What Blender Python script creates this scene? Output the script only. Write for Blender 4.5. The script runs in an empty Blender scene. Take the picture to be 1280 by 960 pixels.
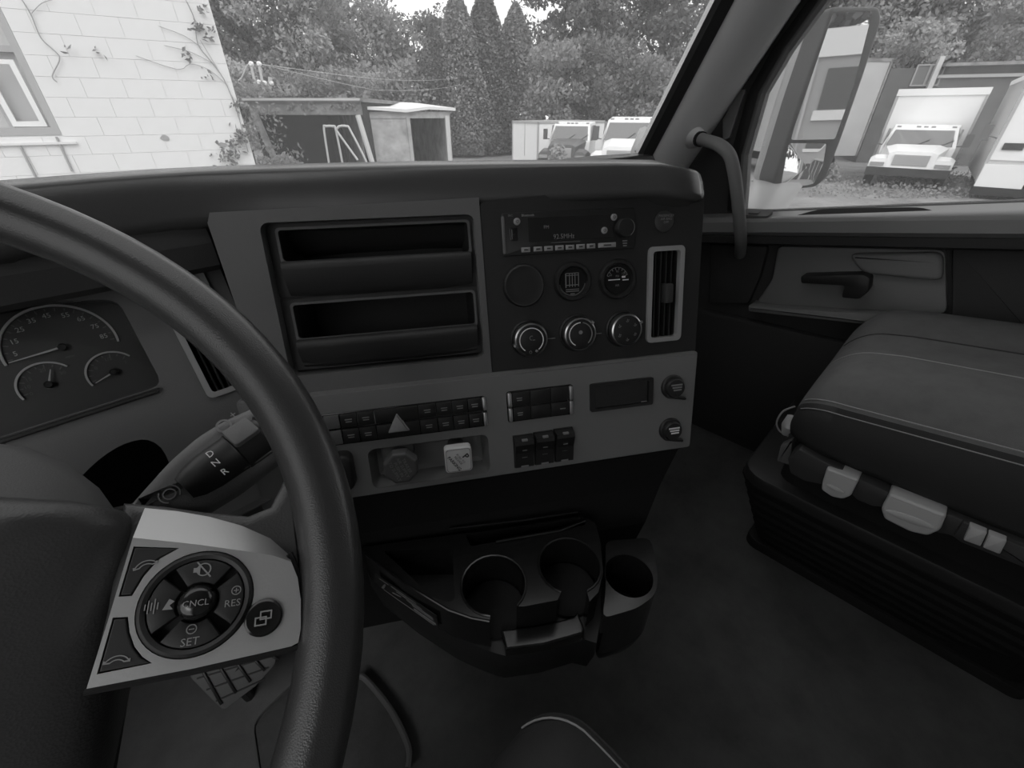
import bpy, bmesh, math, random
from mathutils import Vector, Matrix
from mathutils.geometry import tessellate_polygon
random.seed(7)
sc = bpy.context.scene
COL = sc.collection
R = math.radians
# ------------------------------------------------------------------ camera
# truck cab frame: X to the passenger side, Y forward, Z up, cab floor at z = 0
FPX, PITCH, YAW = 535.0, R(32.4), R(45.0)
EYE = Vector((0, 0, 1.0))
cam_d = bpy.data.cameras.new('camera'); cam = bpy.data.objects.new('camera', cam_d); COL.objects.link(cam)
cam_d.sensor_width = 36.0; cam_d.lens = FPX / 1280 * 36.0; cam_d.clip_start = 0.01; cam_d.clip_end = 500
cam.location = EYE; cam.rotation_euler = (R(90) - PITCH, 0, -YAW)
sc.camera = cam
# ------------------------------------------------------------------ world: even overcast sky
w = bpy.data.worlds.new('overcast_sky'); sc.world = w; w.use_nodes = True
bg = w.node_tree.nodes['Background']; bg.inputs[0].default_value = (1, 1, 1, 1); bg.inputs[1].default_value = 1.6
# soft sun behind thin cloud
sd = bpy.data.lights.new('cloud_sun', 'SUN'); sd.energy = 1.6; sd.angle = R(40); so = bpy.data.objects.new('cloud_sun', sd); COL.objects.link(so)
so.rotation_euler = (R(42), 0, R(-38))
sc.view_settings.view_transform = 'Standard'; sc.view_settings.look = 'None'
sc.view_settings.exposure = 0.0; sc.view_settings.gamma = 1.0; sc.view_settings.use_curve_mapping = False

# ------------------------------------------------------------------ measuring helpers (photo pixel -> point on a real surface)
_fh = Vector((math.sin(YAW), math.cos(YAW), 0)); _rt = Vector((math.cos(YAW), -math.sin(YAW), 0)); _up = Vector((0, 0, 1))
_fc = _fh * math.cos(PITCH) - _up * math.sin(PITCH); _uc = _fh * math.sin(PITCH) + _up * math.cos(PITCH)
def ray(x, y): return _fc + _rt * ((x - 640) / FPX) - _uc * ((y - 480) / FPX)
def on_z(x, y, z): r = ray(x, y); return EYE + r * ((z - EYE.z) / r.z)
def on_x(x, y, X): r = ray(x, y); return EYE + r * (X / r.x)
def on_y(x, y, Y): r = ray(x, y); return EYE + r * (Y / r.y)
def on_p(x, y, o, n): r = ray(x, y); return EYE + r * ((o - EYE).dot(n) / r.dot(n))

class Fr:
    """local frame: o + u*a + v*b + n*c"""
    def __init__(s, o, u, v, n=None):
        s.o = Vector(o); s.u = Vector(u).normalized(); s.v = Vector(v).normalized()
        s.n = Vector(n).normalized() if n is not None else s.u.cross(s.v).normalized()
    def p(s, a, b, c=0): return s.o + s.u * a + s.v * b + s.n * c
    def px(s, x, y, c=0):
        q = on_p(x, y, s.o + s.n * c, s.n) - s.o
        return (q.dot(s.u), q.dot(s.v))
    def at(s, a, b, c=0): return Fr(s.p(a, b, c), s.u, s.v, s.n)
    def rot(s, ang):
        c, d = math.cos(ang), math.sin(ang)
        return Fr(s.o, s.u * c + s.v * d, s.v * c - s.u * d, s.n)
W = Fr((0, 0, 0), (1, 0, 0), (0, 1, 0), (0, 0, 1))

class MB:
    def __init__(s): s.v = []; s.f = []; s.m = []; s.sm = []
    def add(s, vs, fs, m=0, smooth=False):
        k = len(s.v); s.v += [tuple(v) for v in vs]
        for f in fs: s.f.append(tuple(i + k for i in f)); s.m.append(m); s.sm.append(smooth)
        return s
    def box(s, fr, a0, a1, b0, b1, c0, c1, m=0):
        vs = [fr.p(a, b, c) for c in (c0, c1) for b in (b0, b1) for a in (a0, a1)]
        return s.add(vs, [(0, 2, 3, 1), (4, 5, 7, 6), (0, 1, 5, 4), (2, 6, 7, 3), (0, 4, 6, 2), (1, 3, 7, 5)], m)
    def slab(s, fr, poly, c0, c1, bev=0.0, seg=2, m=0, taper=0.0):
        """prism of a 2D outline with rounded front edge"""
        poly = ccw(poly); n = len(poly); rings = [(c0, -taper)]
        if bev > 0:
            for i in range(seg + 1):
                t = i / seg * math.pi / 2
                rings.append((c1 - bev + bev * math.sin(t), bev * (1 - math.cos(t))))
        else: rings.append((c1, 0))
        vs = []
        for c, d in rings:
            for a, b in offset(poly, d): vs.append(fr.p(a, b, c))
        fs = []
        for k in range(len(rings) - 1):
            for i in range(n):
                j = (i + 1) % n; fs.append((k * n + i, k * n + j, (k + 1) * n + j, (k + 1) * n + i))
        last = (len(rings) - 1) * n
        s.add(vs, fs, m, bev > 0 and n > 8)
        fan(s, [vs[last + i] for i in range(n)], m); fan(s, [vs[i] for i in reversed(range(n))], m)
        return s
    def plate(s, fr, outer, holes, c0, c1, m=0):
        """flat plate with holes through it"""
        outer = ccw(outer); holes = [ccw(h) for h in holes]
        loops = [outer] + [list(reversed(h)) for h in holes]
        flat = [p for l in loops for p in l]
        tris = tessellate_polygon([[Vector((a, b, 0)) for a, b in l] for l in loops])
        N = len(flat)
        vs = [fr.p(a, b, c1) for a, b in flat] + [fr.p(a, b, c0) for a, b in flat]
        fs = []
        for t in tris:
            a, b, c = t
            ar = (flat[b][0] - flat[a][0]) * (flat[c][1] - flat[a][1]) - (flat[c][0] - flat[a][0]) * (flat[b][1] - flat[a][1])
            if abs(ar) < 1e-14: continue
            if ar < 0: a, c = c, a
            fs.append((a, b, c)); fs.append((c + N, b + N, a + N))
        k = 0
        for l in loops:
            n = len(l)
            for i in range(n):
                j = (i + 1) % n; fs.append((k + i, k + i + N, k + j + N, k + j))
            k += n
        return s.add(vs, fs, m)
    def tube(s, pts, r, n=10, m=0, closed=False, caps=True):
        pts = [Vector(p) for p in pts]; N = len(pts); rr = r if isinstance(r, (list, tuple)) else [r] * N
        vs = []; fs = []; ref = None
        for i, p in enumerate(pts):
            t = (pts[(i + 1) % N] - pts[i - 1]) if closed else (pts[min(i + 1, N - 1)] - pts[max(i - 1, 0)])
            t = t.normalized()
            if ref is None:
                ref = t.orthogonal().normalized()
            ref = (ref - t * ref.dot(t)).normalized(); b = t.cross(ref)
            for k in range(n):
                a = 2 * math.pi * k / n; vs.append(p + (ref * math.cos(a) + b * math.sin(a)) * rr[i])
        for i in range(N if closed else N - 1):
            for k in range(n):
                j = (i + 1) % N; l = (k + 1) % n
                fs.append((i * n + k, i * n + l, j * n + l, j * n + k))
        s.add(vs, fs, m, True)
        if caps and not closed:
            fan(s, [vs[k] for k in reversed(range(n))], m); fan(s, [vs[(N - 1) * n + k] for k in range(n)], m)
        return s
    def lathe(s, fr, prof, n=32, m=0, smooth=True, cap0=False, cap1=True, a0=0, a1=None):
        """profile of (radius, height) revolved around the frame normal"""
        vs = []; fs = []
        for r, h in prof:
            for k in range(n):
                a = 2 * math.pi * k / n; vs.append(fr.p(r * math.cos(a), r * math.sin(a), h))
        for i in range(len(prof) - 1):
            for k in range(n):
                l = (k + 1) % n; fs.append((i * n + k, i * n + l, (i + 1) * n + l, (i + 1) * n + k))
        s.add(vs, fs, m, smooth)
        if cap1: fan(s, [vs[(len(prof) - 1) * n + k] for k in range(n)], m)
        if cap0: fan(s, [vs[k] for k in reversed(range(n))], m)
        return s
    def arc(s, fr, r, a0, a1, wd, c0, c1, n=24, m=0):
        """flat ring segment, angles in degrees, counterclockwise"""
        vs = []; fs = []
        for i in range(n + 1):
            a = R(a0 + (a1 - a0) * i / n)
            for rr in (r - wd / 2, r + wd / 2):
                for c in (c0, c1): vs.append(fr.p(rr * math.cos(a), rr * math.sin(a), c))
        for i in range(n):
            k = i * 4; q = k + 4
            fs += [(k + 1, k + 3, q + 3, q + 1), (k, q, q + 2, k + 2), (k + 2, q + 2, q + 3, k + 3), (k, k + 1, q + 1, q)]
        fs += [(0, 2, 3, 1), (n * 4, n * 4 + 1, n * 4 + 3, n * 4 + 2)]
        return s.add(vs, fs, m)
    def loft(s, secs, m=0, smooth=True, closed=True, cap=True):
        n = len(secs[0]); vs = [p for q in secs for p in q]; fs = []
        for i in range(len(secs) - 1):
            for k in range(n if closed else n - 1):
                l = (k + 1) % n; fs.append((i * n + k, i * n + l, (i + 1) * n + l, (i + 1) * n + k))
        s.add(vs, fs, m, smooth)
        if cap and closed:
            fan(s, list(reversed(secs[0])), m); fan(s, secs[-1], m)
        return s
    def build(s, name, mats, parent=None, sharp=40):
        me = bpy.data.meshes.new(name); me.from_pydata(s.v, [], s.f)
        for i, p in enumerate(me.polygons): p.material_index = s.m[i]; p.use_smooth = s.sm[i]
        for mm in (mats if isinstance(mats, (list, tuple)) else [mats]): me.materials.append(mm)
        bm = bmesh.new(); bm.from_mesh(me); bmesh.ops.remove_doubles(bm, verts=bm.verts, dist=1e-6)
        bmesh.ops.recalc_face_normals(bm, faces=bm.faces); bm.to_mesh(me); bm.free()
        if any(s.sm): me.set_sharp_from_angle(angle=R(sharp))
        return obj(name, me, parent)
def fan(mb, pts, m=0):
    pts = [Vector(p) for p in pts]
    if len(pts) <= 4: mb.add(pts, [tuple(range(len(pts)))], m); return
    mb.add(pts, [tuple(range(len(pts)))], m)
def ccw(p):
    p = [tuple(q) for q in p]
    a = sum(p[i - 1][0] * p[i][1] - p[i][0] * p[i - 1][1] for i in range(len(p)))
    return p if a > 0 else p[::-1]
def offset(poly, d):
    if abs(d) < 1e-9: return poly
    n = len(poly); out = []
    for i in range(n):
        a, b, c = Vector(poly[i - 1]), Vector(poly[i]), Vector(poly[(i + 1) % n])
        e1 = (b - a).normalized() if (b - a).length > 1e-9 else Vector((1, 0)); e2 = (c - b).normalized() if (c - b).length > 1e-9 else e1
        n1 = Vector((-e1.y, e1.x)); n2 = Vector((-e2.y, e2.x)); m = n1 + n2
        m = m / max(m.length_squared / 2, 0.5) if m.length > 1e-6 else n1
        q = b + m * d; out.append((q.x, q.y))
    return out
def rr(a0, a1, b0, b1, r=0.0, seg=4):
    """rounded rectangle outline"""
    if r <= 0: return [(a0, b0), (a1, b0), (a1, b1), (a0, b1)]
    out = []
    for cx, cy, s0 in ((a1 - r, b0 + r, -90), (a1 - r, b1 - r, 0), (a0 + r, b1 - r, 90), (a0 + r, b0 + r, 180)):
        for i in range(seg + 1):
            t = R(s0 + 90 * i / seg); out.append((cx + r * math.cos(t), cy + r * math.sin(t)))
    return out
def rnd(poly, r, seg=3):
    """round the corners of a polygon"""
    poly = ccw(poly); out = []; n = len(poly)
    for i in range(n):
        a, b, c = Vector(poly[i - 1]), Vector(poly[i]), Vector(poly[(i + 1) % n])
        k = r[i] if isinstance(r, (list, tuple)) else r
        d1 = min(k, (a - b).length * .45); d2 = min(k, (c - b).length * .45)
        p = b + (a - b).normalized() * d1; q = b + (c - b).normalized() * d2
        for j in range(seg + 1):
            t = j / seg; out.append(tuple(p * (1 - t) ** 2 + b * 2 * t * (1 - t) + q * t * t))
    return out
def circ(x, y, r, n=32, a0=0): return [(x + r * math.cos(2 * math.pi * i / n + a0), y + r * math.sin(2 * math.pi * i / n + a0)) for i in range(n)]
def obj(name, me, parent=None):
    o = bpy.data.objects.new(name, me); COL.objects.link(o)
    if parent is not None:
        o.parent = parent; o.matrix_parent_inverse = world_of(parent).inverted()
    return o
def world_of(o):
    m = o.matrix_basis.copy()
    if o.parent: m = world_of(o.parent) @ o.matrix_parent_inverse @ m
    return m
def tag(o, label=None, cat=None, group=None, kind=None):
    if label: o['label'] = label
    if cat: o['category'] = cat
    if group: o['group'] = group
    if kind: o['kind'] = kind
    return o
def thing(name, loc, label, cat, group=None, kind=None):
    o = bpy.data.objects.new(name, None); COL.objects.link(o); o.location = loc; o.empty_display_size = .05
    return tag(o, label, cat, group, kind)
def struct(name, mb, mat): return tag(mb.build(name, mat), kind='structure')
def dup(root, loc, rz=0, scale=(1, 1, 1)):
    r = root.copy(); COL.objects.link(r); r.location = loc; r.rotation_euler = (0, 0, rz); r.scale = scale
    for ch in list(root.children):
        c = ch.copy(); COL.objects.link(c); c.parent = r
        for g in ch.children:
            d = g.copy(); COL.objects.link(d); d.parent = c
    return r
_tc = {}
def text_mesh(body, size, align='CENTER', bold=0.0):
    cu = bpy.data.curves.new('t', 'FONT'); cu.body = body; cu.size = size; cu.align_x = align; cu.align_y = 'CENTER'; cu.offset = bold * size
    cu.resolution_u = 2; cu.space_line = .95
    o = bpy.data.objects.new('t', cu); COL.objects.link(o)
    me = bpy.data.meshes.new_from_object(o)
    COL.objects.unlink(o); bpy.data.objects.remove(o); bpy.data.curves.remove(cu)
    return me
def lettering(body, fr, size, mat, parent, name='lettering', align='CENTER', c=0.0004, bold=0.0, stretch=1.0):
    me = text_mesh(body, size, align, bold); me.name = name
    for v in me.vertices: v.co = fr.p(v.co.x * stretch, v.co.y, c)
    me.materials.clear(); me.materials.append(mat)
    return obj(name, me, parent)

# ------------------------------------------------------------------ materials
def mat(name, g, rough=.5, metal=0.0, spec=.5, bump=0.0, bscale=400, var=0.0, vscale=3.0, emit=0.0, leather=False, coat=0.0, sub=None):
    m = bpy.data.materials.new(name); m.use_nodes = True; nt = m.node_tree; N = nt.nodes; L = nt.links
    b = N['Principled BSDF']; b.inputs['Base Color'].default_value = (g, g, g, 1); b.inputs['Roughness'].default_value = rough
    b.inputs['Metallic'].default_value = metal; b.inputs['Specular IOR Level'].default_value = spec
    if coat: b.inputs['Coat Weight'].default_value = coat; b.inputs['Coat Roughness'].default_value = .1
    if emit: b.inputs['Emission Color'].default_value = (1, 1, 1, 1); b.inputs['Emission Strength'].default_value = emit
    tc = N.new('ShaderNodeTexCoord')
    if var:
        no = N.new('ShaderNodeTexNoise'); no.inputs['Scale'].default_value = vscale; no.inputs['Detail'].default_value = 6; no.inputs['Roughness'].default_value = .65
        mr = N.new('ShaderNodeMapRange'); mr.inputs[1].default_value = .3; mr.inputs[2].default_value = .7
        mr.inputs[3].default_value = g * (1 - var); mr.inputs[4].default_value = min(1, g * (1 + var))
        L.new(tc.outputs['Object'], no.inputs['Vector']); L.new(no.outputs['Fac'], mr.inputs[0]); L.new(mr.outputs[0], b.inputs['Base Color'])
    if bump:
        if leather:
            no = N.new('ShaderNodeTexVoronoi'); no.inputs['Scale'].default_value = bscale; out = no.outputs['Distance']
        else:
            no = N.new('ShaderNodeTexNoise'); no.inputs['Scale'].default_value = bscale; no.inputs['Detail'].default_value = 3; out = no.outputs['Fac']
        bp = N.new('ShaderNodeBump'); bp.inputs['Strength'].default_value = bump; bp.inputs['Distance'].default_value = .001
        L.new(tc.outputs['Object'], no.inputs['Vector']); L.new(out, bp.inputs['Height']); L.new(bp.outputs[0], b.inputs['Normal'])
    return m
def glass(name, tint=.93, ior=1.45, rough=0.0, haze=0.0, hg=.8):
    m = bpy.data.materials.new(name); m.use_nodes = True; nt = m.node_tree; N = nt.nodes; L = nt.links
    N.remove(N['Principled BSDF']); out = N['Material Output']
    t = N.new('ShaderNodeBsdfTransparent'); t.inputs[0].default_value = (tint,) * 3 + (1,)
    g = N.new('ShaderNodeBsdfGlossy'); g.inputs['Roughness'].default_value = rough
    fr = N.new('ShaderNodeFresnel'); fr.inputs['IOR'].default_value = ior
    mx = N.new('ShaderNodeMixShader'); L.new(fr.outputs[0], mx.inputs[0]); L.new(t.outputs[0], mx.inputs[1]); L.new(g.outputs[0], mx.inputs[2])
    last = mx
    if haze:
        d = N.new('ShaderNodeBsdfTranslucent'); d.inputs[0].default_value = (hg,) * 3 + (1,)
        m2 = N.new('ShaderNodeMixShader'); m2.inputs[0].default_value = haze; L.new(mx.outputs[0], m2.inputs[1]); L.new(d.outputs[0], m2.inputs[2]); last = m2
    L.new(last.outputs[0], out.inputs[0])
    return m
M = {}
M['dash_dark'] = mat('dash_dark_plastic', .040, .55, spec=.35, bump=.25, bscale=900)
M['stack'] = mat('center_stack_plastic', .024, .5, spec=.35, bump=.2, bscale=900)
M['dash_top'] = mat('dash_top_plastic', .06, .27, spec=.5, bump=.15, bscale=900)
M['dash_grey'] = mat('dash_grey_plastic', .125, .6, spec=.4, bump=.2, bscale=900)
M['silver_panel'] = mat('silver_dash_plastic', .185, .5, metal=.15, spec=.5, bump=.1, bscale=1200)
M['black'] = mat('black_plastic', .018, .45, spec=.4)
M['black_gloss'] = mat('black_gloss_plastic', .01, .18, spec=.5)
M['black_matte'] = mat('black_matte_plastic', .012, .8, spec=.2)
M['cavity'] = mat('dark_cavity_plastic', .05, .8, spec=.2)
M['chrome'] = mat('satin_chrome', .55, .28, metal=1.0)
M['silver_trim'] = mat('satin_silver_trim', .42, .42, metal=.6, spec=.5, bump=.06, bscale=700)
M['vent_frame'] = mat('vent_frame_silver', .35, .5, metal=.3)
M['print'] = mat('white_print', .8, .6)
M['print_dim'] = mat('grey_print', .22, .6)
M['print_dark'] = mat('dark_print', .03, .6)
M['display'] = mat('display_glass', .012, .08, spec=.6)
M['lcd'] = mat('lcd_text', .1, .5, emit=.02)
M['btn_pale'] = mat('pale_button', .22, .5, emit=.01)
M['leather'] = mat('wheel_leather', .035, .31, spec=.5, bump=.11, bscale=1300, leather=True)
M['wheel_grey'] = mat('wheel_plastic', .045, .40, spec=.45, bump=.16, bscale=900, leather=True)
M['wheel_btn'] = mat('wheel_button', .02, .5, spec=.4)
M['seat'] = mat('seat_fabric', .115, .85, spec=.25, bump=.5, bscale=1500, var=.12, vscale=25)
M['seat_dark'] = mat('seat_vinyl', .03, .7, spec=.3, bump=.3, bscale=900)
M['seat_driver'] = mat('driver_seat_fabric', .035, .9, spec=.2, bump=.5, bscale=1500, var=.12, vscale=25)
M['thread'] = mat('pale_thread', .26, .8)
M['thread_dim'] = mat('grey_thread', .28, .8)
M['lever'] = mat('light_grey_lever', .4, .5)
M['floor'] = mat('floor_vinyl', .10, .75, spec=.3, bump=.4, bscale=500, var=.25, vscale=9)
M['mat'] = mat('rubber_mat', .14, .8, spec=.25, bump=.3, bscale=600, var=.15, vscale=14)
M['heel'] = mat('heel_pad_rubber', .085, .8, spec=.25, bump=.3, bscale=400, var=.25, vscale=12)
M['pedal'] = mat('pedal_rubber', .11, .7)
M['liner'] = mat('headliner_grey', .45, .9, var=.05)
M['pillar'] = mat('pillar_plastic', .5, .6, spec=.4, bump=.15, bscale=900)
M['door_grey'] = mat('door_panel_plastic', .20, .65, spec=.35, bump=.2, bscale=800)
M['door_dark'] = mat('door_dark_plastic', .045, .7, spec=.3)
M['sill'] = mat('door_sill_plastic', .22, .33, spec=.5, bump=.08, bscale=800)
M['seal'] = mat('rubber_seal', .012, .7, spec=.3)
M['orange_knob'] = mat('dull_octagon_knob', .085, .5)
M['pale_knob'] = mat('pale_square_knob', .55, .5)
M['tri'] = mat('hazard_triangle', .32, .45, var=.1, vscale=200)
M['mirror'] = mat('mirror_silver', .85, .015, metal=1.0)
M['mirror_shell'] = mat('mirror_shell', .022, .45)
M['mirror_pale'] = mat('mirror_pale_shell', .32, .4)
M['glass'] = glass('window_glass', .9, 1.3, haze=.06)
M['lens'] = glass('cluster_lens', .97, 1.4, rough=.05, haze=.02, hg=.5)
M['white_wall'] = mat('white_painted_block', .74, .8, spec=.2, bump=.25, bscale=40, var=.03, vscale=5)
M['mortar'] = mat('painted_mortar', .70, .9, spec=.1)
M['stain'] = mat('grey_stain', .33, .9)
# ================================================================== THE CAB SHELL
XR, XL = 1.40, -0.62
m = MB(); m.box(W, XL, XR, -.95, .98, -.04, 0); struct('floor', m, M['floor'])
m = MB(); m.box(W, XL, XR, -.95, .33, 1.62, 1.66); struct('ceiling', m, M['liner'])
m = MB(); m.box(W, XL, XR, -1.0, -.95, -.04, 1.66); struct('wall_rear', m, M['liner'])
m = MB(); m.box(W, XL, XR, .98, 1.02, -.04, .80); struct('wall_front', m, M['door_dark'])
LF = Fr((XL, 0, 0), (0, 1, 0), (0, 0, 1), (1, 0, 0))
m = MB(); m.plate(LF, [(-.95, -.04), (.98, -.04), (.98, .84), (.62, .86), (.30, 1.66), (-.95, 1.66)], [rnd([(-.72, .78), (.50, .74), (.22, 1.52), (-.72, 1.52)], .05)], -.05, 0)
struct('wall_left', m, M['door_dark'])
# windshield: curved sheet with thickness
def shield(x, z, off=0.0):
    t = (x - .39) / .83
    return Vector((x, .70 + .20 * (1 - t * t) - (z - .86) * math.tan(R(24)) + off, z))
m = MB(); nx, nz = 24, 10; secs = []
for i in range(nx + 1):
    x = -.45 + 1.68 * i / nx
    secs.append([shield(x, .84 + .80 * k / nz) for k in range(nz + 1)] + [shield(x, .84 + .80 * k / nz, .006) for k in range(nz, -1, -1)])
m.loft(secs); struct('window_1', m, M['glass'])
# A pillars: moulded section between windshield and door frame
def pillar(name, mirror):
    A0, A1 = on_x(805, 203, 1.2), on_x(910, 0, 1.2); B0, B1 = on_x(860, 208, 1.335), on_x(1000, 0, 1.335)
    m = MB(); secs = []
    for i in range(13):
        t = -.9 + 3.3 * i / 12
        a = A0.lerp(A1, t); b = B0.lerp(B1, t); mid = a.lerp(b, .5) + Vector((-.02, -.022, 0)); q1 = a.lerp(b, .15) + Vector((-.012, -.012, 0)); q2 = a.lerp(b, .85) + Vector((-.012, -.014, 0))
        sec = [a, q1, mid, q2, b, b + Vector((.06, .02, 0)), b + Vector((.06, .10, 0)), a + Vector((.03, .06, 0))]
        if mirror: sec = [Vector((.78 - p.x, p.y, p.z)) for p in sec]
        secs.append(sec)
    m.loft(secs); o = struct(name, m, M['pillar'])
    s = MB(); sl = []
    for t in (-.4, 0, .5, 1, 1.6, 2.3):
        a = A0.lerp(A1, t); q = [a + Vector((-.006, -.014, 0)), a + Vector((.012, -.012, 0)), a + Vector((.02, .03, 0)), a + Vector((-.022, .02, 0)), a + Vector((-.022, .004, 0))]
        if mirror: q = [Vector((.78 - p.x, p.y, p.z)) for p in q]
        sl.append(q)
    s.loft(sl); s.build('rubber_seal', M['seal'], o)
    return o
pr = pillar('trim_1', False); pillar('trim_2', True)
# handle mount panel on the passenger pillar
A = on_x(845, 175, 1.25)
# passenger door
DF = Fr((XR, 0, 0), (0, 1, 0), (0, 0, 1), (-1, 0, 0))
def dpx(x, y, X=XR): p = on_x(x, y, X); return (p.y, p.z)
sl0, sl1 = dpx(925, 266), dpx(1280, 253)
def sill(y): return sl0[1] + (sl1[1] - sl0[1]) * (y - sl0[0]) / (sl1[0] - sl0[0])
t0, t1 = dpx(983, 62), dpx(1028, 0)
k = (1.5 - t0[1]) / (t1[1] - t0[1]); top = (t0[0] + (t1[0] - t0[0]) * k, 1.5)
hole = [sl0, dpx(927, 240), dpx(930, 194), dpx(952, 116), dpx(983, 62), top, (-.62, 1.5), (-.62, sill(-.62))]
f0, f1 = dpx(872, 190), dpx(975, 0); k = (1.66 - f0[1]) / (f1[1] - f0[1])
outer = [(-.95, -.04), (.98, -.04), (.98, .80), (.72, .82), f0, (f0[0] + (f1[0] - f0[0]) * k, 1.66), (-.95, 1.66)]
door = tag(MB().plate(DF, outer, [hole], -.06, 0).build('door_1', M['door_dark']), kind='structure')
win = MB().plate(DF, offset(ccw(hole), -.008), [], -.035, -.03); struct('window_2', win, M['glass'])
# window frame post (dark) and inner quarter strip
m = MB(); q = [dpx(1014, 0), dpx(968, 62), dpx(938, 116), dpx(916, 194), dpx(912, 262)]; q2 = [hole[0], hole[1], hole[2], hole[3], dpx(983, 62), t1]
m.slab(DF, [dpx(912, 262), sl0, dpx(927, 240), dpx(930, 194), dpx(952, 116), dpx(983, 62), t1, dpx(1014, 0), dpx(968, 62), dpx(938, 116), dpx(916, 194)], 0, .02, .004)
m.build('window_frame', M['seal'], door)
m = MB(); m.slab(DF, [dpx(905, 150), dpx(926, 112), dpx(934, 112), dpx(914, 172), dpx(905, 176)], 0, .012, .003); m.build('quarter_pane', M['door_grey'], door)
# sill cap: broad ledge, inner edge proud by .10
e0, e1 = on_x(925, 276, 1.30), on_x(1280, 272, 1.30)
def edge(y): return e0.z + (e1.z - e0.z) * (y - e0.y) / (e1.y - e0.y)
m = MB(); secs = []
for i in range(13):
    y = .62 - 1.5 * i / 12; ze = edge(y); zs = sill(y)
    secs.append([Vector(p) for p in ((XR + .0, y, zs), (1.34, y, (zs + ze) / 2 + .002), (1.308, y, ze + .003), (1.30, y, ze - .004), (1.302, y, ze - .03), (1.325, y, ze - .05), (XR, y, ze - .055))])
m.loft(secs); sillo = m.build('sill_cap', M['sill'], door)
m = MB(); secs = []
for i in range(13):
    y = .60 - 1.45 * i / 12; ze = edge(y)
    secs.append([Vector(p) for p in ((1.345, y, ze - .028), (1.310, y, ze - .042), (1.316, y, ze - .062), (1.34, y, ze - .070), (XR, y, ze - .070), (XR, y, ze - .045))])
m.loft(secs); m.build('door_upper_band', M['door_dark'], door)
# dark pull recess in the sill and small switch pad
def edgep(x, y, X): return on_x(x, y, X)
a, b = on_x(1003, 268, 1.35), on_x(1172, 266, 1.35)
m = MB(); SF = Fr((a + b) / 2, (b - a), (1, 0, .0)); SF = Fr((a + b) / 2 + Vector((0, 0, .001)), (b - a).normalized(), Vector((-.8, 0, .6)).cross((b - a).normalized()) * -1)
L2 = (b - a).length / 2; m.slab(Fr((a + b) / 2, b - a, (-1, 0, -.35)), rnd([(-L2 * 1.15, .020), (L2 * 1.15, .020), (L2 * .75, -.020), (-L2 * .75, -.020)], .02), -.004, .006, .002); m.build('pull_recess', M['seal'], door)
c = on_x(945, 270, 1.335); m = MB(); m.slab(Fr(c + Vector((0, 0, .004)), (0, -1, .08), (-1, 0, -.3)), rr(-.035, .035, -.02, .02, .008), -.006, .005, .002); m.slab(Fr(c + Vector((-.004, 0, .008)), (0, -1, .08), (-1, 0, -.3)), rr(-.018, .008, -.009, .009, .004), -.004, .005, .002); m.build('window_switch', M['dash_grey'], door)
# grey map-pocket insert with the inner handle
X2 = 1.375
ins = [dpx(972, 308, X2), dpx(1182, 312, X2), dpx(1184, 392, X2), dpx(1090, 398, X2), dpx(945, 378, X2), dpx(965, 350, X2)]
m = MB(); m.slab(DF, rnd(ins, .015), 0, 1.40 - X2, .006); m.build('insert_panel', M['door_grey'], door)
up = [dpx(1062, 316, X2), dpx(1180, 314, X2), dpx(1180, 350, X2), dpx(1080, 340, X2)]
m = MB(); m.slab(DF, rnd(up, .02, 5), 0, .045, .009, 4); m.build('insert_bulge', M['door_grey'], door)
m = MB(); m.slab(DF, rnd([dpx(940, 378, X2), dpx(1100, 388, X2), dpx(1184, 400, X2), dpx(1184, 412, X2), dpx(940, 386, X2)], .006), .0, .06, .008); m.build('pocket_ledge', M['door_grey'], door)
hd = MB(); hp = [dpx(1001, 345, 1.33), dpx(1080, 343, 1.33), dpx(1088, 348, 1.33), dpx(1086, 364, 1.33), dpx(1074, 374, 1.33), dpx(1052, 372, 1.33), dpx(1056, 357, 1.33), dpx(1001, 354, 1.33)]
hd.slab(DF, rnd(hp, .006), .03, .072, .003, 2); hd.build('door_handle', M['black'], door)
m = MB(); m.slab(DF, rnd([dpx(1190, 310, 1.38), dpx(1300, 305, 1.38), dpx(1300, 430, 1.38), dpx(1190, 400, 1.38)], .01), 0, .02, .005); m.build('rear_door_panel', M['door_dark'], door)
m = MB(); m.slab(DF, rnd([dpx(888, 305, 1.38), dpx(960, 308, 1.38), dpx(950, 345, 1.38), dpx(935, 380, 1.38), dpx(885, 380, 1.38)], .01), 0, .02, .005); m.build('front_door_panel', M['door_dark'], door)
m = MB(); m.slab(DF, rnd([(.7, .05), (.7, .44), (-.5, .5), (-.5, .05)], .03), 0, .025, .008); m.build('lower_door_panel', M['door_dark'], door)
# grab handle on the pillar
gh = thing('grab_handle', on_x(868, 172, 1.30), 'dark curved grab handle bolted to the passenger windshield pillar', 'handle')
def smooth(pts, n=8):
    pts = [Vector(p) for p in pts]; out = []
    for i in range(len(pts) - 1):
        p0, p1, p2, p3 = pts[max(i - 1, 0)], pts[i], pts[i + 1], pts[min(i + 2, len(pts) - 1)]
        for k in range(n):
            t = k / n; out.append(.5 * ((2 * p1) + (-p0 + p2) * t + (2 * p0 - 5 * p1 + 4 * p2 - p3) * t * t + (-p0 + 3 * p1 - 3 * p2 + p3) * t ** 3))
    out.append(pts[-1]); return out
path = smooth([on_x(866, 171, 1.265), on_x(880, 175, 1.235), on_x(898, 181, 1.215), on_x(911, 193, 1.205), on_x(917, 212, 1.205), on_x(921, 240, 1.21), on_x(924, 270, 1.22), on_x(926, 300, 1.25), on_x(925, 318, 1.31)])
m = MB(); m.tube(path, .0148, 14); m.build('bar', M['door_grey'], gh)
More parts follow.
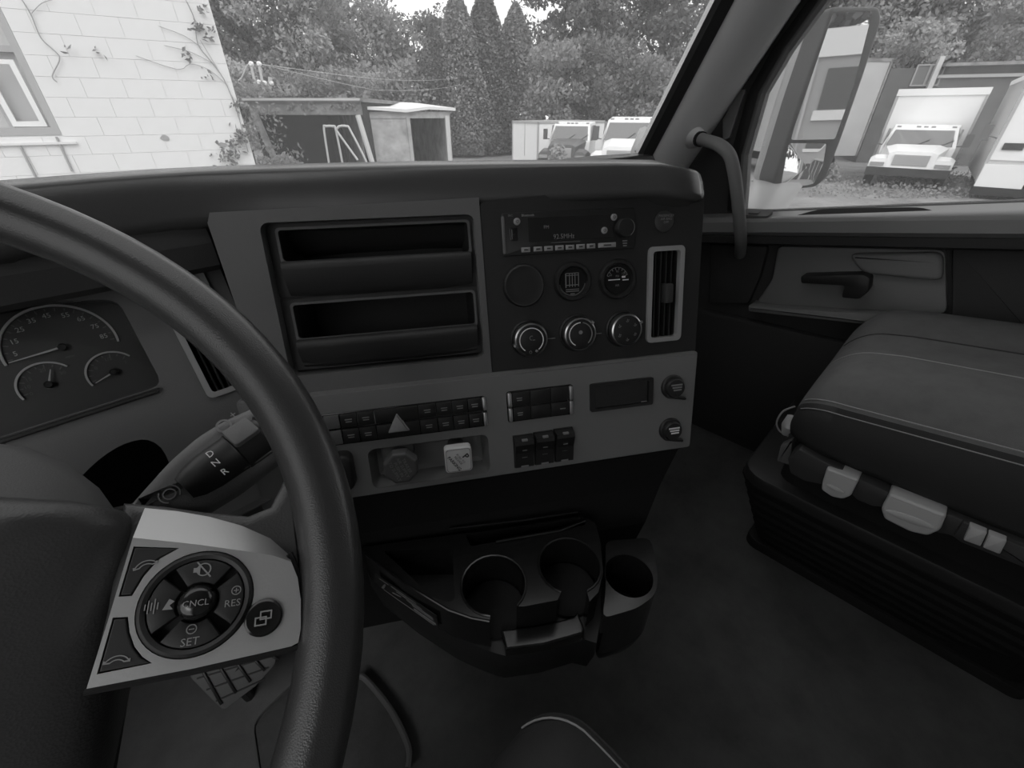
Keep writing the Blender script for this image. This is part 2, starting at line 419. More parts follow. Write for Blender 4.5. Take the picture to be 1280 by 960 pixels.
m = MB(); m.tube([on_x(862, 170, 1.29), on_x(870, 172, 1.262), on_x(876, 174, 1.245)], [.032, .024, .0175], 16); m.build('mount', M['pillar'], gh)
m = MB(); m.tube([on_x(874, 173.5, 1.2475), on_x(877, 174.2, 1.242)], .0180, 16); m.build('collar', M['seal'], gh)

# ================================================================== DASHBOARD
azu = YAW + R(78); t = R(16.7)
pu = Vector((math.sin(azu), math.cos(azu), 0)); nh = Vector((math.sin(azu + R(90)), math.cos(azu + R(90)), 0))
pv = -nh * math.sin(t) + _up * math.cos(t); pn = nh * math.cos(t) + _up * math.sin(t)
PF = Fr(EYE + ray(707, 290) * .5703, pu, pv, pn)
tc = R(26)
CF = Fr(on_y(200, 480, .60), (1, 0, 0), (0, math.sin(tc), math.cos(tc)), (0, -math.cos(tc), math.sin(tc)))
dash = thing('dashboard', (.35, .6, .45), 'dark wraparound truck dashboard with bins, vents, gauges and a silver switch panel', 'dashboard')
# --- padded top with rounded brow
ct = [(-40, 236, .945), (0, 232, .945), (60, 227, .945), (125, 221.5, .945), (190, 217, .945), (250, 213.5, .945), (330, 210.5, .945), (407, 208.5, .945), (524, 206, .945), (640, 204.5, .945), (708, 204, .945), (770, 203.5, .945), (805, 204, .944), (835, 206, .942), (858, 210, .939), (874, 215, .935), (884, 221, .930)]
con = [on_z(*q) for q in ct]
con = [Vector((-.60, con[0].y + .02, .945)), Vector((-.35, con[0].y + .012, .945))] + con
last = con[-1]
con = con[:-4] + [Vector((.578, .301, .944)), Vector((.600, .284, .940)), Vector((.620, .274, .936)), Vector((.634, .276, .933)), Vector((.642, .288, .931)), Vector((.650, .312, .930)), Vector((.668, .37, .928)), Vector((.72, .48, .925)), Vector((.82, .58, .92)), Vector((1.0, .65, .91)), Vector((1.33, .67, .90))]
prof = [(.03, -.10), (.0, -.062), (-.014, -.057), (-.0195, -.050), (-.0185, -.040), (-.011, -.019), (-.004, -.006), (.001, -.0015), (.007, .0), (.05, .0), (.12, -.014)]
m = MB(); secs = []
for i, p in enumerate(con):
    tg = (con[min(i + 1, len(con) - 1)] - con[max(i - 1, 0)]); tg.z = 0; tg.normalize(); nn = Vector((-tg.y, tg.x, 0))
    kk = 1 - .32 * max(0, min(1, (p.x - .30) / .28)); s = [p + nn * d * (kk if d < 0 else 1) + _up * (h * (kk if h > -.09 else 1)) for d, h in prof]
    bx = min(1.38, p.x + .05) if p.x < .1 else (.15 + (p.x - .1) * 1.15 if p.x < .6 else .725 + min(.655, max(0, p.x - .6) * .9 + max(0, p.y - .27) * .25))
    s += [Vector((bx, .87, .885)), Vector((bx, .97, .82)), Vector((bx, .97, .74)), Vector((p.x + nn.x * .1, p.y + .1, .80))]
    secs.append(s)
m.loft(secs); m.build('dash_top', M['dash_top'], dash, 60)
# defroster grille strip seen over the brow
a, b = on_z(362, 205.5, .947), on_z(556, 201.5, .947)
m = MB(); m.box(Fr((a + b) / 2 + Vector((.02, .06, -.018)), b - a, (-(b - a).y, (b - a).x, 0)), -.10, .10, -.012, .012, -.01, .010); m.build('defroster_strip', M['dash_dark'], dash)
# --- black centre stack
def PR(x0, y0, x1, y1, c=0): a = PF.px(x0, y0, c); b = PF.px(x1, y1, c); return (min(a[0], b[0]), max(a[0], b[0]), min(a[1], b[1]), max(a[1], b[1]))
ventR = (.1195, .1745, -.161, -.0255)
m = MB(); m.plate(PF, rnd([(-.112, -.19), (.203, -.19), (.203, .058), (.02, .050), (-.112, .040)], .006), [rr(ventR[0] + .006, ventR[1] - .006, ventR[2] + .006, ventR[3] - .006, .005)], -.05, 0)
m.build('center_stack', M['stack'], dash)
m = MB(); m.box(PF, -.43, .20, -.345, .045, -.32, -.16); m.build('stack_body', M['black_matte'], dash)
m = MB(); m.box(PF, .188, .2025, -.19, .06, -.30, -.05); m.box(PF, .188, .2025, -.345, -.19, -.30, -.02); m.build('side_panel', M['dash_dark'], dash)
m = MB(); m.slab(Fr(PF.p(.2025, 0, 0), -PF.n, PF.v, PF.u), rnd([(.05, -.11), (.105, -.11), (.125, .0), (.115, .045), (.05, .045)], .012), 0, .008, .004); m.build('side_trim', M['dash_grey'], dash)
# --- grey bin surround and the two storage bins
hb = rr(-.372, -.121, -.158, .027, .010)
m = MB(); m.plate(PF, [(-.404, -.19), (-.113, -.19), (-.113, .046), (-.426, .040)], [hb], -.03, 0.002); m.build('bin_surround', M['dash_grey'], dash)
for (tl, tr, ll, lr, bl, br) in (((342, 289), (583, 274), (340, 327), (582, 314), (352, 374), (597, 361)), ((360, 383), (590, 366), (358, 427), (592, 407), (372, 464), (606, 446))):
    u0, u1 = -.358, -.1285
    vt = (PF.px(*tl)[1] + PF.px(*tr)[1]) / 2; vl = (PF.px(*ll)[1] + PF.px(*lr)[1]) / 2; vb = (PF.px(*bl)[1] + PF.px(*br)[1]) / 2
    bn = MB(); t_ = .004; D = .12
    bn.plate(PF, rr(-.372, -.121, vb, vt + .012, .006), [rr(u0, u1, vl - .012, vt, .004)], -.035, -.018)
    o = bn.build('storage_bin', M['dash_dark'], dash)
    c = MB()
    c.box(PF, u0 - t_, u0, vl - .03, vt, -D, -.02); c.box(PF, u1, u1 + t_, vl - .03, vt, -D, -.02)
    c.box(PF, u0, u1, vt, vt + t_, -D, -.02); c.box(PF, u0, u1, vl - .034, vl - .03, -D, -.01); c.box(PF, u0, u1, vl - .03, vt, -D - t_, -D); c.build('bin_pocket', M['cavity'], o)
    f = MB(); secs = []
    h = vl - vb
    pr_ = [(-.002, -.030), (.0, -.004), (-.002, .003), (-.006, .0055), (-.011, .004), (-.35 * h - .006, .0), (-.8 * h, -.008), (-h, -.02), (-h, -.032)]
    for i in range(9):
        s = -1 + 2 * i / 8; uu = (u0 + u1) / 2 + s * (u1 - u0) / 2 * 1.0; dz = -.004 * abs(s) ** 6
        secs.append([PF.p(uu, vl + d, cc + dz) for d, cc in pr_])
    f.loft(secs); f.build('bin_front', M['dash_dark'], o, 50)
    g = MB(); g.plate(PF, rr(u0 - .003, u1 + .003, vl - .004, vt + .003, .005), [rr(u0, u1, vl, vt, .004)], -.02, -.014); g.build('bin_rim', M['dash_grey'], o)
m = MB(); m.box(PF, -.122, -.1125, -.155, .024, -.034, -.001); m.build('bin_side_strip', M['dash_grey'], dash)
# --- vents
def vent(fr, a0, a1, b0, b1, slats, label, tab=True):
    v = MB(); v.plate(fr, rr(a0, a1, b0, b1, .007), [rr(a0 + .0065, a1 - .0065, b0 + .0065, b1 - .0065, .004)], -.004, .005)
    o = tag(v.build('air_vent', M['vent_frame'], dash), label)
    bk = MB(); bk.box(fr, a0 + .004, a1 - .004, b0 + .004, b1 - .004, -.045, -.04); bk.build('vent_back', M['black_matte'], o)
    for i in range(slats):
        x = a0 + .0065 + (a1 - a0 - .013) * (i + 1) / (slats + 1)
        q = MB(); q.box(fr, x - .001, x + .001, b0 + .006, b1 - .006, -.03, -.004); q.build('slat', M['black'], o)
    if tab:
        q = MB(); q.slab(fr, rr((a0 + a1) / 2 + .000, (a0 + a1) / 2 + .012, (b0 + b1) / 2 - .012, (b0 + b1) / 2 + .016, .003), -.012, .006, .002); q.build('vent_tab', M['dash_dark'], o)
vent(PF, *ventR, 4, 'tall narrow air vent with pale silver frame')
# --- round instruments on the black stack
def gauge_cup(fr, r, label, face=True):
    g = MB(); g.lathe(fr, [(r + .003, -.002), (r + .003, .004), (r + .001, .007), (r - .0025, .007), (r - .004, .002), (r - .004, .0005)], 40, cap1=False)
    o = tag(g.build('gauge', M['black'], dash), label)
    f = MB(); f.lathe(fr, [(r - .0038, -.003), (r - .0038, .001)], 40); f.build('dial_face', M['black_matte'], o)
    return o
c1 = PF.at(*PF.px(654, 357)); g = MB()
g.lathe(c1, [(.0285, -.002), (.0285, .004), (.0270, .0075), (.0255, .0085), (.0235, .0080), (.015, .0084), (.001, .0086)], 40); o = tag(g.build('blank_gauge_cap', M['black'], dash), 'plain round black cap with no dial'); g = MB(); g.arc(c1, .0255, 0, 359.9, .0012, .0084, .009, 40); g.build('cap_rim', M['dash_dark'], o)
c2 = PF.at(*PF.px(715, 352)); o = gauge_cup(c2, .0235, 'round insert printed with a pale shift-pattern grid')
g = MB()
for x in (-.009, -.004, .0, .004, .009): g.box(c2, x - .0005, x + .0005, -.007, .011, .0012, .0015)
g.box(c2, -.010, -.0088, -.008, .011, .0012, .0016)
for y in (.0112, .0085, -.0045, -.0105, -.013): g.box(c2, -.0095, .0095, y - .0005, y + .0005, .0012, .0015)
tag(g.build('printed_grid', M['print_dim'], o), kind='stuff')
g = MB(); g.arc(c2, .0185, 190, 350, .0012, .0012, .0018); g.box(c2, -.003, .003, -.0175, -.0155, .0012, .002); g.build('rim_glint_ring', M['dash_grey'], o)
c3 = PF.at(*PF.px(771, 349)); o = gauge_cup(c3, .0245, 'round pressure gauge with a level white needle')
g = MB(); g.box(c3, -.014, .003, -.0009, .0003, .003, .004); g.build('needle', M['print'], o)
g = MB(); g.arc(c3, .016, 20, 160, .0006, .0012, .0016)
for i in range(8):
    a = R(160 - 20 * i); q = Fr(c3.p(.0145 * math.cos(a), .0145 * math.sin(a)), c3.u * math.cos(a) + c3.v * math.sin(a), c3.v * math.cos(a) - c3.u * math.sin(a), c3.n); g.box(q, -.0015, .0015, -.0004, .0004, .0012, .0017)
tag(g.build('dial_marks', M['print_dim'], o), kind='stuff')
for s_, x, y in (('60', -.010, .006), ('90', .0, .0105), ('120', .0095, .007), ('PSI', 0, .004), ('AIR', 0, -.0085)): lettering(s_, c3.at(x, y), .0042, M['print_dim'], o, c=.0016)
g = MB(); g.box(c3, .007, .012, .0015, .004, .0012, .002); g.box(c3, .008, .017, -.0022, -.0008, .0012, .002); g.build('warning_mark', M['print'], o)
# --- climate knobs
def knob(x, y, label, kind):
    fr = PF.at(*PF.px(x, y)); k = MB()
    k.lathe(fr, [(.0265, -.001), (.0265, .002), (.0245, .0035)], 40, cap1=False); o = tag(k.build('climate_knob', M['black'], dash), label)
    k = MB(); k.lathe(fr, [(.0215, .002), (.0235, .004), (.0238, .012), (.0230, .0150), (.0212, .0160), (.0208, .0150)], 48, cap1=False); k.build('chrome_ring', M['chrome'], o)
    k = MB(); k.lathe(fr, [(.0212, .013), (.0208, .0152), (.0195, .0158), (.001, .0160)], 40); k.build('knob_face', M['black'], o)
    k = MB(); k.slab(fr.rot({0: R(195), 1: R(40), 2: R(25)}[kind]), rr(.0225, .0255, -.002, .002, .001), .008, .0165, .0005); k.build('pointer', M['chrome'], o)
    z0, z1 = .0158, .0163
    if kind == 0:
        k = MB(); k.arc(fr, .0165, -55, 235, .0013, z0, z1, 40); k.build('scale_arc', M['print'], o)
        k = MB(); k.arc(fr.at(-.002, -.0165), .0018, 0, 359, .0006, z0, z1, 12); k.build('mark', M['print_dim'], o)
        k = MB(); k.lathe(fr.at(.0065, -.0155), [(.0019, z0), (.0019, z1)], 12); k.build('mark', M['print_dim'], o)
        k = MB(); k.arc(fr.at(.0005, .003), .0028, 60, 270, .0008, z0, z1, 12); k.box(fr, .0015, .005, -.0005, .0005, z0, z1); k.build('symbol', M['print_dim'], o)
    if kind == 1:
        k = MB(); k.arc(fr, .0165, -50, 78, .0013, z0, z1, 30); k.build('scale_arc', M['print_dim'], o)
        k = MB(); k.arc(fr, .0165, 90, 242, .0013, z0, z1, 30); k.build('scale_arc', M['print'], o)
        k = MB(); k.slab(fr, circ(0, .003, .0028, 12), z0, z1); k.build('symbol', M['print_dim'], o)
    if kind == 2:
        for i in range(6):
            a = R(90 + 60 * i); q = fr.at(.0135 * math.cos(a), .0135 * math.sin(a)); k = MB()
            k.arc(q, .0016, 180, 360, .0006, z0, z1, 8); k.box(q, -.0003, .0003, 0, .0026, z0, z1); k.box(q, .001, .0028, .0008 - .001 * (i % 2), .0014 - .001 * (i % 2), z0, z1)
            tag(k.build('symbol', M['print_dim'], o), kind='stuff')
knob(661, 423, 'leftmost climate knob with full white arc', 0); knob(721, 416, 'middle climate knob with split white arc', 1); knob(778, 411, 'rightmost climate knob ringed with airflow symbols', 2)
for x, y in ((689, 423), (747, 417)):
    q = PF.at(*PF.px(x, y)); m = MB(); m.box(q, -.006, .006, -.0005, .0005, 0, .0008); m.build('index_line', M['print_dim'], dash)
q = PF.at(*PF.px(829, 277)); m = MB(); m.lathe(q, [(.014, 0), (.014, .003), (.012, .004)], 24); o = m.build('airbag_plate', M['dash_dark'], dash)
lettering('PASSENGER\nAIR BAG\nOFF', q.at(.002, .003), .0045, M['print_dim'], o, c=.0045)

# --- silver lower switch panel with a recess
rec = PR(466, 563, 610, 600); rec = (PF.px(464, 585)[0], PF.px(611, 570)[0], -.328, -.268)
SC = .010
m = MB(); m.plate(PF, rnd([(-.44, -.338), (.199, -.338), (.203, -.181), (-.44, -.181)], .005), [rr(*rec, .010)], -.02, SC - .004)
m.plate(PF, offset(rnd([(-.44, -.338), (.199, -.338), (.203, -.181), (-.44, -.181)], .005), .004), [rr(*rec, .010)], SC - .004, SC)
sp = m.build('switch_panel', M['silver_panel'], dash)
m = MB(); m.box(PF, rec[0] - .004, rec[1] + .004, rec[2] - .004, rec[3] + .004, -.026, -.02)
secs = [[PF.p(a, b, c) for a, b in offset(ccw(rr(*rec, .010)), d)] for c, d in ((SC - .001, -.0005), (.0, .003), (-.016, .008), (-.0195, .014))]
m.loft(secs, cap=False); m.build('knob_recess', M['silver_panel'], sp)
def marks(fr, n, w_, parent, mt='print_dim', dy=.0032, c=.0003):
    k = MB()
    for i in range(n): k.box(fr, -w_ / 2 * (1 - .15 * i), w_ / 2 * (1 - .1 * i), -dy * i + dy * (n - 1) / 2 - .0007, -dy * i + dy * (n - 1) / 2 + .0007, 0, c)
    return tag(k.build('legend', M[mt], parent), kind='stuff')
def chrome_end(fr, a0, a1, b0, b1, c0, c1, parent):
    k = MB(); k.slab(fr, rr(a0, a1, b0, b1, min(.003, (a1 - a0) * .4)), c0, c1, .0015); k.build('chrome_end', M['chrome'], parent)
# long switch bank
PFs = PF.at(0, 0, SC)
bk = (-.425, PF.px(608, 510, SC)[0], -.2555, -.2105)
m = MB(); m.slab(PFs, rr(*bk, .004), -.004, .0015, .001); o = tag(m.build('switch_bank', M['black_gloss'], dash), 'long two-row switch bank with hazard triangle')
midv = -.2325
cols = [205, 297, 397, 495, 745, 848, 937, 1027, 1106]
us = [PF.px(360 + X / 4.571, 430 + (430 - .0875 * (X - 300)) / 4.571, SC)[0] for X in cols]
us = [us[0] - .05, us[0] - .025] + us
for i in range(len(us) - 1):
    for rw in (0, 1):
        b0, b1 = ((midv + .0015, -.2125), (-.2535, midv - .0015))[rw]
        pale = i <= 2
        k = MB(); k.slab(PFs, rr(us[i] + .0006, us[i + 1] - .0006, b0, b1, .0012, 2), -.001, .004, .001); q = k.build('switch', M['dash_grey'] if pale else M['black'], o)
        if i not in (0, 1, 2, 5): marks(PFs.at((us[i] + us[i + 1]) / 2, (b0 + b1) / 2, .004), 2, .009, q, 'print_dim')
chrome_end(PFs, us[-1] + .0008, us[-1] + .0065, midv + .001, -.2115, 0, .0055, o); chrome_end(PFs, us[-1] + .0008, us[-1] + .0065, -.2545, midv - .001, 0, .0055, o)
tcx, tcy = PF.px(360 + 630 / 4.571, 430 + 450 / 4.571, SC)
m = MB(); m.slab(PFs, rnd([(tcx - .0145, tcy - .011), (tcx + .0145, tcy - .011), (tcx, tcy + .0155)], .002), 0, .0075, .0015); m.build('hazard_triangle', M['tri'], o)
# short switch bank
s0, s1 = PF.px(633, 500, SC)[0], PF.px(716, 498, SC)[0]
bk = (s0, s1, -.2545, -.2085); m = MB(); m.slab(PFs, rr(*bk, .004), -.004, .0015, .001); o = tag(m.build('switch_bank', M['black_gloss'], dash), 'short two-row switch bank with chrome ends')
for rw in (0, 1):
    b0, b1 = ((-.2310, -.2105), (-.2525, -.2330))[rw]
    ed = [s0 + .008, s0 + .034, s0 + .064, s1 - .007]
    for i in range(3):
        k = MB(); k.slab(PFs, rr(ed[i] + .0005, ed[i + 1] - .0005, b0, b1, .001, 2), -.001, .0038, .001); q = k.build('switch', M['black'], o)
        if i == 0 or (i == 2 and rw): marks(PFs.at((ed[i] + ed[i + 1]) / 2 - (.003 if i == 0 else -.004), (b0 + b1) / 2, .0038), 2 if i == 0 else 1, .008, q, 'print_dim')
    chrome_end(PFs, s0 + .0012, s0 + .0072, b0 - .0008, b1 + .0008, 0, .0055, o); chrome_end(PFs, s1 - .0068, s1 - .0012, b0 - .0008, b1 + .0008, 0, .0055, o)
# small display
a, b = PF.px(737, 495, SC)[0], PF.px(815, 490, SC)[0]
m = MB(); m.plate(PFs, rr(a, b, -.2545, -.2115, .003), [rr(a + .007, b - .007, -.2505, -.2155, .002)], -.004, .004); o = tag(m.build('small_display', M['black'], dash), 'small blank rectangular display')
m = MB(); m.box(PFs, a + .006, b - .006, -.2515, -.2145, -.003, .0012); m.build('screen', M['display'], o)
m = MB(); m.box(PFs, b - .018, b - .009, -.2495, -.2482, .001, .0016); m.build('legend', M['print_dim'], o)
# two capped sockets
for x, y, lb in ((840, 483, 'upper capped power socket'), (837, 536, 'lower capped power socket')):
    q = PFs.at(*PF.px(x, y, SC)); m = MB(); m.lathe(q, [(.0185, -.002), (.0185, .002), (.017, .004), (.015, .0045)], 32); o = tag(m.build('power_socket', M['black'], dash), lb)
    m = MB(); m.lathe(q, [(.0150, .003), (.0150, .010), (.0135, .0125), (.001, .0130)], 32); c_ = m.build('socket_cap', M['black'], o)
    m = MB(); m.slab(q.at(.004, -.0165).rot(R(-12)), rr(-.016, .016, -.0022, .0022, .002), .002, .009, .001); m.build('cap_tab', M['black'], o)
    k = MB()
    for i in range(3): k.box(q, -.009 + .002 * i, .009 - .0005 * i, .0045 - .004 * i, .0068 - .004 * i, .0128, .0133)
    tag(k.build('legend', M['print_dim'] if y < 500 else M['print'], o), kind='stuff')
# three rockers
x0, x1 = PF.px(641, 560, SC)[0], PF.px(716, 555, SC)[0]
for i in range(3):
    a = x0 + (x1 - x0) * i / 3 + .0008; b = x0 + (x1 - x0) * (i + 1) / 3 - .0008
    vt, vb = -.276 + .001 * i, -.3265
    m = MB(); m.box(PFs, a, b, vb, vt, -.003, .003); o = tag(m.build('rocker_switch', M['black'], dash), ('left', 'middle', 'right')[i] + ' rocker switch of three')
    m = MB(); m.loft([[PFs.p(aa, vb + .001, .003), PFs.p(aa, vb + .001, .006), PFs.p(aa, (vt + vb) / 2, .0095), PFs.p(aa, vt - .010, .0165), PFs.p(aa, vt - .004, .016), PFs.p(aa, vt - .001, .003)] for aa in (a + .001, b - .001)], smooth=False); k = m.build('rocker', M['black'], o)
    q = Fr(PFs.p((a + b) / 2, (vt + vb) / 2, .0097), PF.u, PF.v * .97 + PF.n * .2)
    marks(q.at(0, .007, .0012), 2, .008, o); marks(q.at(0, -.0095, .0), 2, .008, o)
    m = MB(); m.box(PFs, (a + b) / 2 - .0055, (a + b) / 2 + .0055, vb + .0015, vb + .0038, .0035, .0068); m.build('indicator', M['print_dim'], o)
    m = MB(); m.box(PFs, (a + b) / 2 - .004, (a + b) / 2 + .004, vt - .004, vt - .0015, .013, .0172); m.build('indicator', M['print_dim'], o)
# brake valve knobs
q = PFs.at(*PF.px(501, 586, .045)); q = PF.at(*PF.px(501, 586, .040))
m = MB(); m.lathe(q, [(.013, -.022), (.012, .02), (.016, .026)], 24); o = tag(m.build('trailer_brake_knob', M['orange_knob'], dash), 'dull grey octagonal push-pull brake knob')
m = MB(); m.slab(q, circ(0, 0, .0235, 8, R(22)), .024, .040, .004, 3); k = m.build('octagon_face', M['orange_knob'], o)
lettering('TRAILER\nAIR SUPPLY\nPUSH IN\nTO SUPPLY', q.at(0, 0, .0402).rot(R(-70)), .0062, M['print_dim'], k, c=.0003)
m = MB(); m.lathe(PF.at(*PF.px(497, 566, 0)), [(.024, -.02), (.022, -.008), (.015, -.004)], 24); m.build('knob_collar', M['silver_panel'], o)
q = PF.at(*PF.px(573.5, 576, .040))
m = MB(); m.lathe(q, [(.012, -.022), (.011, .02), (.013, .026)], 24); o = tag(m.build('parking_brake_knob', M['dash_grey'], dash), 'pale square push-pull parking brake knob')
q = q.rot(R(-1)); m = MB(); m.slab(q, rr(-.0185, .0185, -.0185, .0185, .005), .024, .038, .003, 3); k = m.build('square_face', M['pale_knob'], o)
qq = q.at(0, 0, .0382).rot(R(-55))
lettering('P', qq.at(.002, .0105), .012, M['print_dark'], k, c=.0003, bold=.03); lettering('PUSH TO\nRELEASE', qq.at(0, .0015), .0042, M['print_dark'], k, c=.0003); lettering('PARKING', qq.at(0, -.0075), .0062, M['print_dark'], k, c=.0003, bold=.02)
m = MB(); m.plate(q, rr(-.0165, .0165, -.0165, .0165, .004), [rr(-.0159, .0159, -.0159, .0159, .004)], .0378, .0385); m.build('face_border', M['print_dim'], k)
q = PFs.at(*PF.px(431, 585, SC)); m = MB(); m.slab(q, rr(-.013, .013, -.026, .026, .01), -.002, .022, .007, 3); m.build('trailer_brake_lever', M['black'], dash)
# --- black underside below the silver panel, down to the cup holder
m = MB(); secs = []
for v_, c_, ul, ur in ((-.338, .004, -.43, .196), (-.350, -.012, -.43, .190), (-.42, -.03, -.42, .172), (-.50, -.04, -.40, .150), (-.66, -.10, -.38, .120)):
    secs.append([PF.p(ul, v_, c_), PF.p(ur, v_, c_), PF.p(ur, v_, c_ - .22), PF.p(ul, v_, c_ - .22)])
m.loft(secs, smooth=False); m.build('lower_stack', M['black_matte'], dash)
# --- driver side: face around the instrument cluster
colh = rnd([CF.px(118, 578), CF.px(150, 556), CF.px(182, 547), CF.px(205, 560), CF.px(222, 610), CF.px(150, 640), CF.px(60, 640)], .02)
colh = [(x, max(y, -.172)) for x, y in colh]
lens = rnd([(-.345, -.002), (.002, -.002), (.002, .104), (-.06, .118), (-.345, .118)], .012)
ventL = (.0365, .0915, -.036, .118)
m = MB(); m.plate(CF, [(-.60, -.19), (.10, -.19), (.112, .125), (-.60, .125)], [lens, colh, rr(ventL[0] + .005, ventL[1] - .005, ventL[2] + .005, ventL[3] - .005, .005)], -.02, 0); m.build('cluster_surround', M['dash_grey'], dash)
m = MB(); m.loft([[Vector(p) for p in ((x, .616, .902), (x, .607, .872), (x, .608, .846), (x, .618, .838), (x, .67, .842), (x, .70, .90))] for x in (-.60, .113)], smooth=False); m.build('upper_face', M['dash_dark'], dash)
vent(CF, *ventL, 5, 'driver side air vent partly hidden behind the steering wheel rim', False)
m = MB(); m.loft([[Vector(p) for p in ((x, CF.o.y - .088, CF.o.z - .165), (x, .74, .40), (x, .80, .43), (x, .62, .60))] for x in (-.60, .10)], smooth=False); m.build('knee_panel', M['dash_dark'], dash)
m = MB(); m.slab(CF, rnd([(-.345, -.009), (-.004, -.009), (-.002, -.003), (-.345, -.003)], .002), 0, .006, .002); m.build('cluster_lip', M['dash_dark'], dash)

# ================================================================== RADIO
rad = thing('radio', PF.p(.005, -.026, 0), 'black dash radio with a row of pale preset buttons', 'radio')
rb = (-.086, .0965, -.0265, .0262)
m = MB(); m.slab(PF, rr(*rb, .002), -.02, .005, .0015); m.build('body', M['black'], rad)
m = MB(); m.slab(PF, rr(rb[0] - .001, rb[0] + .003, rb[2] + .003, rb[3] - .004, .001), .003, .0065, .0008); m.build('edge_strip', M['dash_grey'], rad)
ds = PR(661, 276, 752, 302, .005); m = MB(); m.box(PF, -.052, .066, -.0105, .019, .004, .0056); d = m.build('display', M['display'], rad)
q = PF.at(*PF.px(705, 295.5, .006), .0056); lettering('92.5MHz', q, .0085, M['lcd'], d, c=.0003, stretch=.95); lettering('FM', PF.at(*PF.px(683, 284, .006), .0056), .006, M['lcd'], d, c=.0003)
m = MB(); m.box(q, -.018, .022, -.0075, -.0069, 0, .0004); m.build('display_line', M['lcd'], d)
lettering('Bluetooth', PF.at(*PF.px(660, 269, .006), .005), .0042, M['print_dim'], rad, c=.0003, bold=.02)
lettering('SRC', PF.at(*PF.px(638, 269.5, .006), .005), .0036, M['print_dim'], rad, c=.0003)
for x0, x1 in ((225, 302), (332, 410), (428, 504), (525, 600), (618, 694), (712, 788), (806, 880), (908, 1063)):
    xa, xb = 620 + x0 / 7.111, 620 + x1 / 7.111; ym = 255 + (402 - (x0 - 225) * .0455 - (x1 - x0) * .02) / 7.111
    a, b = PF.px(xa, ym, .005), PF.px(xb, ym, .005); v_ = -.0198
    m = MB(); m.slab(PF, rr(a[0], b[0], v_ - .0031, v_ + .0031, .0006, 2), .004, .0068, .0008); o = m.build('preset_button', M['btn_pale'], rad)
    m = MB(); mid = (a[0] + b[0]) / 2; hw = (b[0] - a[0]) * .22; m.box(PF, mid - hw, mid + hw, v_ - .0009, v_ + .0009, .0066, .007); m.build('legend', M['print_dark'], o)
for x, y in ((646, 277), (767, 271.5), (755, 288)):
    q = PF.at(*PF.px(x, y, .005)); m = MB(); m.lathe(q, [(.0045, .004), (.0044, .0068), (.0035, .0075)], 20); o = m.build('round_button', M['btn_pale'], rad)
    m = MB(); m.arc(q, .0015, 0, 359, .0006, .0073, .0078, 12); m.build('legend', M['print_dark'], o)
q = PF.at(*PF.px(779, 285, .005)); m = MB(); m.lathe(q, [(.0125, .004), (.0122, .014), (.0112, .0155), (.001, .0158)], 32); o = m.build('volume_knob', M['black'], rad); m = MB(); m.arc(q, .0112, -60, 60, .0008, .0152, .0162, 16); m.build('knob_highlight_ring', M['dash_grey'], o)
q = PF.at(*PF.px(642, 293, .005)); m = MB(); m.slab(q, rr(-.005, .005, -.008, .008, .001), .004, .0062, .0005); o = m.build('port_cover', M['black_gloss'], rad); m = MB(); m.box(q, -.003, -.002, -.006, .006, .0058, .0066); m.build('port_edge', M['dash_grey'], o)
marks(PF.at(*PF.px(781, 304, .005), .005), 3, .007, rad)
# ================================================================== INSTRUMENT CLUSTER
clu = thing('instrument_cluster', CF.p(-.15, 0, -.02), 'driver instrument cluster with pale-ringed speedometer and two small gauges', 'gauge cluster')
KF = CF.at(0, 0, -.030)
m = MB(); m.box(KF, -.345, .004, -.004, .12, -.012, 0); m.build('face', mat('cluster_face', .10, .6), clu)
lensm = MB(); lensm.plate(CF, offset(lens, .0005), [], -.006, -.004); lensm.build('lens', M['lens'], clu)
def kpx(x, y): return KF.px(x, y, .001)
def dial(cx, cy, r, a0, a1, nums, name, label, needle_to, nsize, wd, ticks):
    fr = KF.at(cx, cy); k = MB(); k.arc(fr, r, a0, a1, wd, .0005, .0030, 48); o = tag(k.build(name, M['print'], clu), label)
    k = MB()
    for i in range(ticks + 1):
        a = R(a1 + (a0 - a1) * (i + .5) / (ticks + 1)); q = Fr(fr.p(math.cos(a) * (r - wd - .002), math.sin(a) * (r - wd - .002)), fr.u * math.cos(a) + fr.v * math.sin(a), fr.v * math.cos(a) - fr.u * math.sin(a), fr.n)
        k.box(q, -.0022 if i % 2 == 0 else -.001, .0016, -.0005, .0005, .0005, .0014)
    tag(k.build('tick_marks', M['print_dim'], o), kind='stuff')
    for s_, a in nums:
        a = R(a); lettering(s_, fr.at((r - wd - .0085 * nsize / .0075) * math.cos(a), (r - wd - .0085 * nsize / .0075) * math.sin(a)), nsize, M['print'] if nsize > .006 else M['print_dim'], o, 'numeral', c=.0012)
    tip = Vector((*needle_to, 0)); d = Vector((tip.x - cx, tip.y - cy)); a = math.atan2(d.y, d.x)
    q = fr.rot(a); k = MB(); k.slab(q, [(-.004, -.0011), (d.length, -.0004), (d.length, .0004), (-.004, .0011)], .004, .006); k.build('needle', M['print'], o)
    k = MB(); k.lathe(fr, [(.004, .001), (.004, .006), (.003, .0075)], 20); k.build('needle_hub', M['black'], o)
    return fr, o
T_, Rr, Ll = kpx(72, 382), kpx(148, 427), kpx(8, 457)
def c3p(a, b, c):
    ax, ay = a; bx, by = b; cx, cy = c; d = 2 * (ax * (by - cy) + bx * (cy - ay) + cx * (ay - by))
    ux = ((ax * ax + ay * ay) * (by - cy) + (bx * bx + by * by) * (cy - ay) + (cx * cx + cy * cy) * (ay - by)) / d
    uy = ((ax * ax + ay * ay) * (cx - bx) + (bx * bx + by * by) * (ax - cx) + (cx * cx + cy * cy) * (bx - ax)) / d
    return ux, uy, math.hypot(ax - ux, ay - uy)
